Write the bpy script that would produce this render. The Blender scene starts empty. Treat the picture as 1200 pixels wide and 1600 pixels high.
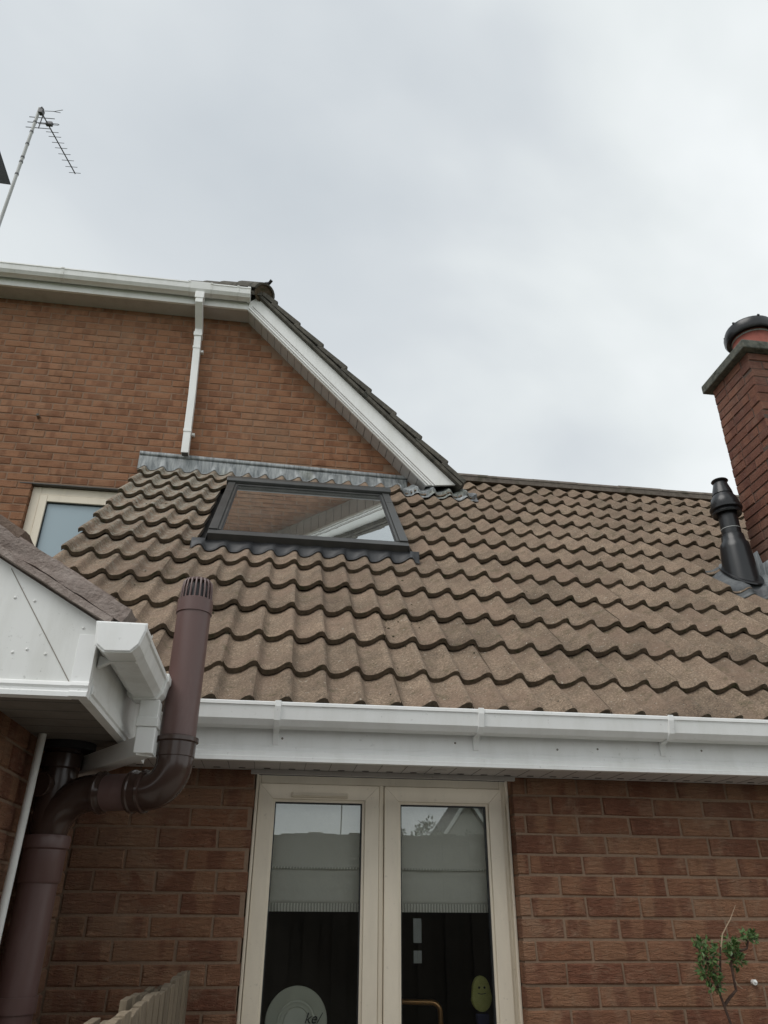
import bpy, math, random
from math import sin, cos, tan, pi, radians, atan2, sqrt, hypot
from mathutils import Vector, Matrix, noise
random.seed(7)
scene = bpy.context.scene
COL = scene.collection

# ------------------------------------------------------------------ camera
FPX = 1167.86
PITCH, YAW, ROLL = radians(27.869), radians(7.817), radians(0.419)
CAM = Vector((0.0, -3.2, 1.6))
fw = Vector((sin(YAW)*cos(PITCH), cos(YAW)*cos(PITCH), sin(PITCH)))
r0 = Vector((cos(YAW), -sin(YAW), 0)); u0 = r0.cross(fw)
rt = r0*cos(ROLL) + u0*sin(ROLL); up = u0*cos(ROLL) - r0*sin(ROLL)
cam = bpy.data.cameras.new('camera'); camo = bpy.data.objects.new('camera', cam); COL.objects.link(camo)
m3 = Matrix((rt, up, -fw)).transposed()
camo.matrix_world = Matrix.Translation(CAM) @ m3.to_4x4()
cam.sensor_fit = 'HORIZONTAL'; cam.sensor_width = 36.0; cam.lens = FPX/1200*36
cam.clip_start = 0.05; cam.clip_end = 2000
scene.camera = camo
scene.render.resolution_x, scene.render.resolution_y = 768, 1024

def pix(p):
    d = Vector(p) - CAM; z = d.dot(fw)
    if z < .05: return None
    return (600 + FPX*d.dot(rt)/z, 800 - FPX*d.dot(up)/z, z)
def score(p, mg=40):
    q = pix(p)
    if q is None: return -1
    if -mg < q[0] < 1200+mg and -mg < q[1] < 1600+mg: return 1/q[2]
    return -1

# ------------------------------------------------------------------ sky and sun (overcast)
SUN_EL, SUN_AZ = radians(52), radians(232)      # azimuth clockwise from +Y
world = bpy.data.worlds.new('World'); scene.world = world; world.use_nodes = True
nt = world.node_tree; nt.nodes.clear()
def N(t, typ, **kw):
    n = t.nodes.new(typ)
    for k, v in kw.items(): setattr(n, k, v)
    return n
out = N(nt, 'ShaderNodeOutputWorld'); bg = N(nt, 'ShaderNodeBackground'); bg.inputs['Strength'].default_value = 0.1
sky = N(nt, 'ShaderNodeTexSky', sky_type='NISHITA', sun_disc=False, sun_elevation=SUN_EL, sun_rotation=SUN_AZ)
tc = N(nt, 'ShaderNodeTexCoord')
mp = N(nt, 'ShaderNodeMapping'); mp.inputs['Scale'].default_value = (1.0, 1.0, 1.35); mp.inputs['Location'].default_value = (3.3, 8.8, 2.6)
n1 = N(nt, 'ShaderNodeTexNoise'); n1.inputs['Scale'].default_value = 1.7; n1.inputs['Detail'].default_value = 5; n1.inputs['Roughness'].default_value = .47; n1.inputs['Distortion'].default_value = .35
rp = N(nt, 'ShaderNodeValToRGB')
e = rp.color_ramp.elements
e[0].position = .24; e[0].color = (.52, .565, .605, 1)
e[1].position = .76; e[1].color = (.90, .93, .94, 1)
k = e.new(.42); k.color = (.615, .655, .685, 1)
k = e.new(.57); k.color = (.735, .775, .785, 1)
sc = N(nt, 'ShaderNodeVectorMath', operation='SCALE'); sc.inputs['Scale'].default_value = 10.3
mx = N(nt, 'ShaderNodeMix', data_type='RGBA'); mx.inputs['Factor'].default_value = .97
L = nt.links.new
L(tc.outputs['Generated'], mp.inputs['Vector']); L(mp.outputs[0], n1.inputs['Vector'])
sep = N(nt, 'ShaderNodeSeparateXYZ'); L(tc.outputs['Generated'], sep.inputs[0])
def wm(op, a, b):
    n = N(nt, 'ShaderNodeMath', operation=op)
    for i, q in enumerate((a, b)):
        if hasattr(q, 'is_output'): L(q, n.inputs[i])
        else: n.inputs[i].default_value = q
    return n.outputs[0]
fac = wm('ADD', n1.outputs['Fac'], wm('ADD', wm('MULTIPLY', wm('SUBTRACT', .70, sep.outputs['Z']), .42), wm('MULTIPLY', sep.outputs['X'], .09)))
L(fac, rp.inputs['Fac']); L(rp.outputs[0], sc.inputs[0])
L(sky.outputs[0], mx.inputs['A']); L(sc.outputs[0], mx.inputs['B'])
L(mx.outputs['Result'], bg.inputs['Color']); L(bg.outputs[0], out.inputs[0])

sun = bpy.data.lights.new('sun', 'SUN'); sun.energy = 1.5; sun.angle = radians(38); sun.color = (1, .97, .93)
suno = bpy.data.objects.new('sun', sun); COL.objects.link(suno)
sd = Vector((sin(SUN_AZ)*cos(SUN_EL), cos(SUN_AZ)*cos(SUN_EL), sin(SUN_EL)))
suno.rotation_euler = sd.to_track_quat('Z', 'Y').to_euler(); suno.location = sd*30

vs = scene.view_settings
vs.view_transform = 'Standard'; vs.look = 'None'; vs.gamma = 1; vs.exposure = 0.12; vs.use_curve_mapping = False
scene.render.engine = 'CYCLES'
scene.cycles.max_bounces = 6; scene.cycles.diffuse_bounces = 3; scene.cycles.glossy_bounces = 3; scene.cycles.transparent_max_bounces = 12

# ------------------------------------------------------------------ materials
def newmat(name):
    m = bpy.data.materials.new(name); m.use_nodes = True; t = m.node_tree; t.nodes.clear()
    o = N(t, 'ShaderNodeOutputMaterial'); p = N(t, 'ShaderNodeBsdfPrincipled')
    t.links.new(p.outputs[0], o.inputs[0]); return m, t, p
def noise_n(t, vec, scale, detail=4, rough=.55, dist=0.0):
    n = N(t, 'ShaderNodeTexNoise'); n.inputs['Scale'].default_value = scale; n.inputs['Detail'].default_value = detail
    n.inputs['Roughness'].default_value = rough; n.inputs['Distortion'].default_value = dist
    if vec is not None: t.links.new(vec, n.inputs['Vector'])
    return n.outputs['Fac']
def ramp(t, fac, stops):
    r = N(t, 'ShaderNodeValToRGB'); el = r.color_ramp.elements
    while len(el) < len(stops): el.new(.5)
    for q, (pos, c) in zip(el, stops):
        q.position = pos; q.color = (c, c, c, 1) if not hasattr(c, '__len__') else (*c, 1)
    t.links.new(fac, r.inputs['Fac']); return r.outputs['Color']
def mixc(t, fac, a, b, mode='MIX'):
    n = N(t, 'ShaderNodeMix', data_type='RGBA', blend_type=mode, clamp_factor=True)
    for key, val in (('Factor', fac), ('A', a), ('B', b)):
        s = [i for i in n.inputs if i.name == key and (i.type == ('VALUE' if key == 'Factor' else 'RGBA'))][0]
        if hasattr(val, 'is_output'): t.links.new(val, s)
        elif key == 'Factor': s.default_value = val
        else: s.default_value = (*val, 1)
    return [o for o in n.outputs if o.type == 'RGBA'][0]
def mth(t, op, a, b=None, clamp=False):
    n = N(t, 'ShaderNodeMath', operation=op, use_clamp=clamp)
    for i, val in enumerate((a, b)):
        if val is None: continue
        if hasattr(val, 'is_output'): t.links.new(val, n.inputs[i])
        else: n.inputs[i].default_value = val
    return n.outputs[0]
def bump(t, p, h, strength=.3, dist=.01):
    b = N(t, 'ShaderNodeBump'); b.inputs['Strength'].default_value = strength; b.inputs['Distance'].default_value = dist
    t.links.new(h, b.inputs['Height']); t.links.new(b.outputs[0], p.inputs['Normal'])
def rnd_of(t):
    oi = N(t, 'ShaderNodeObjectInfo'); ge = N(t, 'ShaderNodeNewGeometry')
    s = mth(t, 'ADD', oi.outputs['Random'], ge.outputs['Random Per Island'])
    return mth(t, 'FRACT', s), ge.outputs['Position']
def shifted(t, coord, rnd, amt=37.0):
    c = N(t, 'ShaderNodeCombineXYZ')
    a = mth(t, 'MULTIPLY', rnd, amt)
    for i in range(3): t.links.new(a, c.inputs[i])
    v = N(t, 'ShaderNodeVectorMath', operation='ADD'); t.links.new(coord, v.inputs[0]); t.links.new(c.outputs[0], v.inputs[1])
    return v.outputs[0]

def brick_mat(name, stops, patch, grey, mottle=.5, bumps=.5, dark=1.0):
    m, t, p = newmat(name)
    rnd, pos = rnd_of(t)
    vec = shifted(t, pos, rnd)
    col = ramp(t, rnd, stops)
    # fired patches running down part of a brick
    mpn = N(t, 'ShaderNodeMapping'); mpn.inputs['Scale'].default_value = (1.0, 1.0, .18); t.links.new(vec, mpn.inputs['Vector'])
    pn = noise_n(t, mpn.outputs[0], 11, 2, .4)
    col = mixc(t, mth(t, 'MULTIPLY', ramp(t, pn, [(.50, 0), (.58, 1)]), mottle), col, patch)
    # pale creases and dragged streaks
    mp2 = N(t, 'ShaderNodeMapping'); mp2.inputs['Scale'].default_value = (14, 14, 62); t.links.new(vec, mp2.inputs['Vector'])
    cr = noise_n(t, mp2.outputs[0], 1.3, 5, .65, 1.4)
    col = mixc(t, mth(t, 'MULTIPLY', ramp(t, cr, [(.56, 0), (.70, 1)]), .42), col, grey)
    col = mixc(t, mth(t, 'MULTIPLY', ramp(t, cr, [(.30, 1), (.42, 0)]), .35), col, tuple(x*.35 for x in patch))
    fine = noise_n(t, pos, 260, 2, .6)
    col = mixc(t, .5, col, ramp(t, fine, [(.3, .62), (.7, 1.0)]), 'MULTIPLY')
    # weathering over the whole wall
    wn = noise_n(t, pos, 1.15, 4, .6)
    col = mixc(t, mth(t, 'MULTIPLY', ramp(t, wn, [(.50, 0), (.66, 1)]), .40), col, grey)
    sm = noise_n(t, pos, 5.5, 5, .75, .6)
    col = mixc(t, mth(t, 'MULTIPLY', ramp(t, sm, [(.52, 0), (.66, 1)]), .38), col, grey)
    col = mixc(t, mth(t, 'MULTIPLY', ramp(t, sm, [(.32, 1), (.44, 0)]), .30), col, tuple(x*.5 for x in patch))
    sp = noise_n(t, pos, 90, 1, .5)
    col = mixc(t, mth(t, 'MULTIPLY', ramp(t, sp, [(.72, 0), (.76, 1)]), .6), col, (.045, .035, .03))
    if dark != 1.0: col = mixc(t, 1.0, col, (dark, dark, dark), 'MULTIPLY')
    t.links.new(col, p.inputs['Base Color']); p.inputs['Roughness'].default_value = .92
    p.inputs['Specular IOR Level'].default_value = .25
    h = mth(t, 'ADD', cr, mth(t, 'MULTIPLY', fine, .35))
    bump(t, p, h, bumps, .012)
    return m
M = {}
M['brick_up'] = brick_mat('upper_brick', [(0, (.258, .122, .066)), (.25, (.318, .158, .088)), (.5, (.288, .140, .077)), (.75, (.338, .170, .097)), (1, (.266, .126, .069))],
                          (.185, .082, .046), (.30, .19, .12), .62, .5)
M['brick_low'] = brick_mat('lower_brick', [(0, (.310, .146, .084)), (.2, (.352, .184, .107)), (.45, (.325, .164, .094)), (.6, (.255, .108, .066)), (.8, (.366, .195, .117)), (1, (.315, .152, .089))],
                           (.215, .090, .056), (.40, .275, .185), .74, 1.3)
M['brick_chim'] = brick_mat('chimney_brick', [(0, (.17, .075, .052)), (.35, (.23, .105, .070)), (.7, (.20, .088, .060)), (1, (.155, .07, .052))],
                            (.12, .05, .04), (.20, .14, .11), .5, .6)
def mortar_mat(name, c):
    m, t, p = newmat(name); tcn = N(t, 'ShaderNodeNewGeometry')
    a = noise_n(t, tcn.outputs['Position'], 120, 3, .6); b = noise_n(t, tcn.outputs['Position'], 3.0, 3, .5)
    col = mixc(t, a, tuple(x*.62 for x in c), tuple(x*1.1 for x in c))
    col = mixc(t, mth(t, 'MULTIPLY', b, .6), col, tuple(x*.6 for x in c))
    t.links.new(col, p.inputs['Base Color']); p.inputs['Roughness'].default_value = .95
    bump(t, p, a, .5, .006); return m
M['mortar_up'] = mortar_mat('upper_mortar', (.30, .19, .125))
M['mortar_low'] = mortar_mat('lower_mortar', (.30, .20, .135))
M['mortar_chim'] = mortar_mat('chimney_mortar', (.11, .075, .06))

def tile_mat(name, base, edge=False):
    m, t, p = newmat(name)
    rnd, pos = rnd_of(t)
    f1 = noise_n(t, pos, 105, 4, .8); f2 = noise_n(t, pos, 9, 4, .6); f3 = noise_n(t, shifted(t, pos, rnd), 3.2, 4, .6)
    v = ramp(t, rnd, [(0, .83), (.5, 1.0), (1, 1.12)])
    col = mixc(t, 1.0, base, v, 'MULTIPLY')
    col = mixc(t, .85, col, ramp(t, f1, [(.30, .38), (.5, .92), (.68, 1.85)]), 'MULTIPLY')
    col = mixc(t, .8, col, ramp(t, f2, [(.3, .68), (.7, 1.18)]), 'MULTIPLY')
    f4 = noise_n(t, pos, 2.1, 5, .65)
    col = mixc(t, .75, col, ramp(t, f4, [(.34, .76), (.5, 1.0), (.68, 1.12)]), 'MULTIPLY')
    # warm-to-mauve drift from tile to tile
    col = mixc(t, mth(t, 'MULTIPLY', ramp(t, f3, [(.45, 0), (.65, 1)]), .45), col, (base[0]*1.02, base[1]*.93, base[2]*.95))
    # pale lichen crust, thicker on the old tiles by the left verge
    sx = N(t, 'ShaderNodeSeparateXYZ'); t.links.new(pos, sx.inputs[0])
    side = mth(t, 'MULTIPLY', mth(t, 'SUBTRACT', .35, sx.outputs['X']), .8, True)
    side = mth(t, 'MULTIPLY', side, mth(t, 'MULTIPLY', mth(t, 'SUBTRACT', sx.outputs['Z'], 2.9), .6, True))
    li = noise_n(t, pos, 26, 5, .7)
    lm = ramp(t, mth(t, 'ADD', li, mth(t, 'MULTIPLY', side, .10)), [(.54, 0), (.66, 1)])
    col = mixc(t, mth(t, 'MULTIPLY', lm, mth(t, 'ADD', mth(t, 'MULTIPLY', side, 1.0), .10)), col, (.30, .285, .24))
    mo = noise_n(t, pos, 14, 4, .65)
    col = mixc(t, mth(t, 'MULTIPLY', ramp(t, mo, [(.56, 0), (.70, 1)]), .55), col, (.085, .075, .040))
    # grit, droppings and moss specks
    sp = noise_n(t, pos, 75, 1, .4)
    col = mixc(t, mth(t, 'MULTIPLY', ramp(t, sp, [(.735, 0), (.76, 1)]), .75), col, (.05, .042, .03))
    sp2 = noise_n(t, shifted(t, pos, rnd, 5), 66, 1, .4)
    col = mixc(t, mth(t, 'MULTIPLY', ramp(t, sp2, [(.735, 0), (.765, 1)]), .6), col, (.46, .43, .36))
    t.links.new(col, p.inputs['Base Color']); p.inputs['Roughness'].default_value = .9; p.inputs['Specular IOR Level'].default_value = .3
    bump(t, p, mth(t, 'ADD', f1, mth(t, 'MULTIPLY', f2, .6)), .45, .006)
    return m
M['tile'] = tile_mat('concrete_tile', (.222, .165, .118))
def rough_mat(name, c1, c2, scale=30, bscale=80, bst=.4, rough=.9, c3=None, spec=.3):
    m, t, p = newmat(name); g = N(t, 'ShaderNodeNewGeometry')
    a = noise_n(t, g.outputs['Position'], scale, 5, .65); b = noise_n(t, g.outputs['Position'], bscale, 3, .6)
    col = mixc(t, ramp(t, a, [(.36, 0), (.64, 1)]), c1, c2)
    if c3: 
        d = noise_n(t, g.outputs['Position'], scale*.45, 4, .6)
        col = mixc(t, ramp(t, d, [(.56, 0), (.68, 1)]), col, c3)
    t.links.new(col, p.inputs['Base Color']); p.inputs['Roughness'].default_value = rough; p.inputs['Specular IOR Level'].default_value = spec
    bump(t, p, b, bst, .006); return m
M['tile_edge'] = rough_mat('mossy_shaded_tile_edge', (.075, .058, .040), (.130, .098, .067), 40, 160, .6, .97, (.052, .052, .026))  # moss stain plus underside shade, both put into one darker edge colour
M['tile_verge'] = rough_mat('weathered_verge_tile', (.075, .070, .060), (.13, .12, .10), 18, 120, .6, .95, (.05, .05, .042))
M['ridge'] = rough_mat('weathered_ridge_tile', (.12, .10, .085), (.18, .155, .13), 14, 160, .4, .93, (.09, .08, .06))
M['moss'] = rough_mat('dark_moss', (.030, .026, .014), (.06, .05, .026), 60, 200, .6, .97, (.045, .055, .02))
M['underlay'] = rough_mat('roofing_felt', (.018, .017, .016), (.026, .024, .022), 10)

def pvc(name, c, rough=.32, dirt=(.35, .34, .29), amt=.25, streak=True, spec=.5, cs=.05):
    m, t, p = newmat(name); g = N(t, 'ShaderNodeNewGeometry')
    mpn = N(t, 'ShaderNodeMapping'); mpn.inputs['Scale'].default_value = (1, 1, .25) if streak else (1, 1, 1)
    t.links.new(g.outputs['Position'], mpn.inputs['Vector'])
    a = noise_n(t, mpn.outputs[0], 9, 5, .65); b = noise_n(t, g.outputs['Position'], 60, 3, .6)
    col = mixc(t, mth(t, 'MULTIPLY', ramp(t, a, [(.45, 0), (.75, 1)]), amt), c, dirt)
    col = mixc(t, mth(t, 'MULTIPLY', ramp(t, b, [(.66, 0), (.74, 1)]), amt*.9), col, tuple(x*.5 for x in dirt))
    t.links.new(col, p.inputs['Base Color']); p.inputs['Specular IOR Level'].default_value = spec
    t.links.new(mixc(t, a, (rough*.8,)*3, (min(1, rough*1.5),)*3), p.inputs['Roughness'])
    bump(t, p, a, cs, .01); return m
M['white'] = pvc('white_pvc', (.84, .845, .83), .33, (.50, .50, .43), .26)
M['white_old'] = pvc('weathered_white_pvc', (.77, .775, .75), .40, (.36, .35, .29), .34)
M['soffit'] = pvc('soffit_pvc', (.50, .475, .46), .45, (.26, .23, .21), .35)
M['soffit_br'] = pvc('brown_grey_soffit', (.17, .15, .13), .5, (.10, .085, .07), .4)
M['seam'] = pvc('dark_joint', (.10, .095, .09), .7, (.06, .05, .05), .3)
M['cream'] = pvc('cream_window_frame', (.80, .715, .58), .36, (.36, .31, .24), .22)
M['cream_dk'] = pvc('grey_glazing_gasket', (.24, .215, .18), .55, (.14, .12, .10), .3)
M['maroon'] = pvc('faded_maroon_pvc', (.122, .070, .063), .36, (.215, .15, .14), .55)
M['brownpvc'] = pvc('glossy_brown_pvc', (.060, .036, .029), .17, (.07, .055, .045), .3)
M['black'] = pvc('black_flue_metal', (.012, .013, .015), .27, (.06, .06, .06), .25)
M['grey_metal'] = pvc('anthracite_cladding', (.040, .041, .040), .38, (.10, .095, .085), .35)
M['grey_flash'] = pvc('dark_grey_flashing', (.026, .027, .030), .45, (.13, .13, .13), .35)
M['mast'] = pvc('galvanised_mast', (.40, .41, .40), .45, (.17, .16, .15), .5)
M['alu'] = pvc('aerial_rods', (.10, .10, .11), .5, (.05, .05, .05), .3)
M['blackplastic'] = pvc('black_plastic', (.02, .02, .022), .5, (.05, .05, .05), .2)
M['panel'] = pvc('dark_slate_panel', (.035, .037, .042), .6, (.06, .06, .06), .3)
M['lead'] = rough_mat('lead_sheet', (.19, .205, .215), (.33, .345, .35), 16, 50, .5, .55, (.075, .078, .085), .5)
def lead_mat():
    m, t, p = newmat('streaked_lead'); g = N(t, 'ShaderNodeNewGeometry')
    mpn = N(t, 'ShaderNodeMapping'); mpn.inputs['Scale'].default_value = (34, 34, 5); t.links.new(g.outputs['Position'], mpn.inputs['Vector'])
    a = noise_n(t, mpn.outputs[0], 1.0, 5, .7, .4); b = noise_n(t, g.outputs['Position'], 5, 4, .6); c = noise_n(t, g.outputs['Position'], 2.2, 3, .6)
    col = mixc(t, ramp(t, a, [(.36, 0), (.62, 1)]), (.15, .165, .175), (.36, .38, .385))
    col = mixc(t, mth(t, 'MULTIPLY', ramp(t, a, [(.62, 0), (.72, 1)]), .8), col, (.55, .57, .56))
    col = mixc(t, mth(t, 'MULTIPLY', ramp(t, b, [(.56, 0), (.66, 1)]), .7), col, (.06, .06, .065))
    col = mixc(t, mth(t, 'MULTIPLY', ramp(t, c, [(.56, 0), (.66, 1)]), .35), col, (.22, .23, .13))
    t.links.new(col, p.inputs['Base Color']); p.inputs['Roughness'].default_value = .6; bump(t, p, b, .6, .01); return m
M['lead'] = lead_mat()
M['lead_dk'] = rough_mat('dark_lead_sheet', (.06, .065, .07), (.12, .127, .13), 18, 60, .5, .5, (.07, .07, .075), .5)
M['verge_paint'] = rough_mat('flaking_mauve_verge_paint', (.235, .188, .165), (.34, .285, .255), 22, 110, .9, .9, (.16, .122, .104))
M['wing_tile'] = rough_mat('mossy_wing_tile', (.13, .095, .075), (.19, .14, .11), 22, 110, .8, .95, (.07, .075, .04))
M['coping'] = rough_mat('mossy_concrete_coping', (.08, .085, .075), (.155, .155, .13), 30, 120, .8, .95, (.045, .05, .04))
M['terracotta'] = rough_mat('terracotta_pot', (.27, .085, .066), (.34, .115, .088), 9, 90, .2, .8, (.20, .07, .058))
M['wood'] = None
def wood_mat(name, c1, c2, zs=.12):
    m, t, p = newmat(name); rnd, pos = rnd_of(t); vec = shifted(t, pos, rnd)
    mpn = N(t, 'ShaderNodeMapping'); mpn.inputs['Scale'].default_value = (1, 1, zs); t.links.new(vec, mpn.inputs['Vector'])
    a = noise_n(t, mpn.outputs[0], 70, 5, .65, .6); b = noise_n(t, vec, 4, 3, .5)
    col = mixc(t, ramp(t, a, [(.35, 0), (.65, 1)]), c1, c2)
    col = mixc(t, mth(t, 'MULTIPLY', b, .5), col, tuple(x*.55 for x in c1))
    col = mixc(t, 1.0, col, ramp(t, rnd, [(0, .8), (1, 1.12)]), 'MULTIPLY')
    t.links.new(col, p.inputs['Base Color']); p.inputs['Roughness'].default_value = .85
    bump(t, p, a, .5, .004); return m
M['wood'] = wood_mat('weathered_fence_wood', (.17, .128, .085), (.29, .235, .165))
M['wood_dk'] = wood_mat('dark_stained_fence', (.030, .024, .018), (.055, .043, .032))
M['paving'] = rough_mat('grey_paving', (.27, .255, .225), (.36, .34, .30), 3, 60, .3)
M['grass'] = rough_mat('lawn_earth', (.05, .07, .025), (.08, .10, .035), 2, 30, .6)
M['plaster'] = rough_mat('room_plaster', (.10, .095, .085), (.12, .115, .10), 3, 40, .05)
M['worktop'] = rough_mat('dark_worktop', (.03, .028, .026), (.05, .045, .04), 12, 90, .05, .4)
M['blind'] = None
def blind_mat():
    m, t, p = newmat('cream_blind_fabric'); g = N(t, 'ShaderNodeNewGeometry')
    w = N(t, 'ShaderNodeTexWave', wave_type='BANDS', bands_direction='Z'); w.inputs['Scale'].default_value = 260; t.links.new(g.outputs['Position'], w.inputs['Vector'])
    a = noise_n(t, g.outputs['Position'], 14, 4, .6)
    col = mixc(t, a, (.78, .75, .67), (.88, .85, .78)); col = mixc(t, .12, col, w.outputs['Color'], 'MULTIPLY')
    t.links.new(col, p.inputs['Base Color']); p.inputs['Roughness'].default_value = .95; bump(t, p, a, .25, .02); return m
M['blind'] = blind_mat()
def trim_mat():
    m, t, p = newmat('striped_blind_braid'); g = N(t, 'ShaderNodeNewGeometry')
    w = N(t, 'ShaderNodeTexWave', wave_type='BANDS', bands_direction='X'); w.inputs['Scale'].default_value = 26; w.inputs['Distortion'].default_value = 1.5; w.inputs['Detail'].default_value = 2
    t.links.new(g.outputs['Position'], w.inputs['Vector'])
    t.links.new(mixc(t, ramp(t, w.outputs['Fac'], [(.3, 0), (.7, 1)]), (.50, .48, .42), (.84, .81, .74)), p.inputs['Base Color']); p.inputs['Roughness'].default_value = .95; return m
M['braid'] = trim_mat()
def glass_mat(name, base, gain, tint, rough=0.0, wav=0.0):
    m = bpy.data.materials.new(name); m.use_nodes = True; t = m.node_tree; t.nodes.clear()
    o = N(t, 'ShaderNodeOutputMaterial'); mixs = N(t, 'ShaderNodeMixShader'); tr = N(t, 'ShaderNodeBsdfTransparent'); gl = N(t, 'ShaderNodeBsdfGlossy')
    tr.inputs[0].default_value = (*tint, 1); gl.inputs['Roughness'].default_value = rough
    gl.inputs['Color'].default_value = (.93, .97, .97, 1)
    fr = N(t, 'ShaderNodeFresnel'); fr.inputs['IOR'].default_value = 1.5
    f = mth(t, 'ADD', mth(t, 'MULTIPLY', fr.outputs[0], gain), base, True)
    g = N(t, 'ShaderNodeNewGeometry')
    if wav:
        b = N(t, 'ShaderNodeBump'); b.inputs['Strength'].default_value = wav; b.inputs['Distance'].default_value = .01
        t.links.new(noise_n(t, g.outputs['Position'], 5, 2, .5), b.inputs['Height']); t.links.new(b.outputs[0], gl.inputs['Normal'])
    t.links.new(f, mixs.inputs[0]); t.links.new(tr.outputs[0], mixs.inputs[1]); t.links.new(gl.outputs[0], mixs.inputs[2]); t.links.new(mixs.outputs[0], o.inputs[0])
    return m
M['glass'] = glass_mat('window_glass', .02, 2.3, (.985, .995, .985), 0.0, .006)
M['roof_glass'] = glass_mat('rooflight_glass', .14, 2.6, (.42, .42, .40), .02, .03)
def dusty(m, amt, col):
    t = m.node_tree; o = [n for n in t.nodes if n.type == 'OUTPUT_MATERIAL'][0]; src = o.inputs[0].links[0].from_socket
    d = N(t, 'ShaderNodeBsdfDiffuse'); d.inputs[0].default_value = (*col, 1); mx_ = N(t, 'ShaderNodeMixShader'); g = N(t, 'ShaderNodeNewGeometry')
    a = noise_n(t, g.outputs['Position'], 7, 5, .7); b = noise_n(t, g.outputs['Position'], 45, 2, .6)
    f = mth(t, 'MULTIPLY', mth(t, 'ADD', ramp(t, a, [(.35, .5), (.7, 1)]), mth(t, 'MULTIPLY', ramp(t, b, [(.66, 0), (.72, 1)]), .6)), amt)
    t.links.new(f, mx_.inputs[0]); t.links.new(src, mx_.inputs[1]); t.links.new(d.outputs[0], mx_.inputs[2]); t.links.new(mx_.outputs[0], o.inputs[0])
dusty(M['roof_glass'], .13, (.30, .30, .28))
def frosted():
    m, t, p = newmat('frosted_glass'); p.inputs['Base Color'].default_value = (.34, .43, .48, 1); p.inputs['Roughness'].default_value = .22
    p.inputs['Specular IOR Level'].default_value = .7; return m
M['frosted'] = frosted()
M['leaf'] = rough_mat('glossy_leaves', (.06, .115, .035), (.115, .19, .06), 60, 120, .1, .5, (.032, .065, .02), .4)
M['leaf2'] = rough_mat('tree_leaves', (.025, .045, .018), (.045, .075, .028), 4, 60, .1, .6)
M['stem'] = rough_mat('dark_stem', (.05, .030, .024), (.09, .055, .04), 60)
M['twig'] = rough_mat('dry_twig', (.30, .22, .15), (.40, .30, .21), 60)
M['plate'] = pvc('pale_green_glaze', (.74, .76, .65), .25, (.60, .62, .53), .2)
M['ink'] = pvc('dark_glaze_ink', (.03, .03, .03), .4, (.05, .05, .05), .2)
M['brass'] = pvc('brushed_copper_tap', (.55, .30, .13), .30, (.35, .2, .1), .3)
M['brass'].node_tree.nodes['Principled BSDF'].inputs['Metallic'].default_value = .8
M['sponge'] = rough_mat('green_sponge', (.58, .58, .20), (.68, .67, .26), 40, 200, .6, .95)
M['blue'] = pvc('dark_blue_plastic', (.05, .06, .16), .35, (.04, .04, .1), .2)
M['paper'] = pvc('grey_label_paper', (.36, .37, .36), .8, (.3, .3, .3), .2)
M['render_wall'] = rough_mat('pale_rendered_gable', (.34, .33, .31), (.42, .41, .38), 1, 30, .1)
M['slate'] = rough_mat('dark_slate_roof', (.035, .035, .04), (.06, .058, .06), 2, 20, .3)

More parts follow.
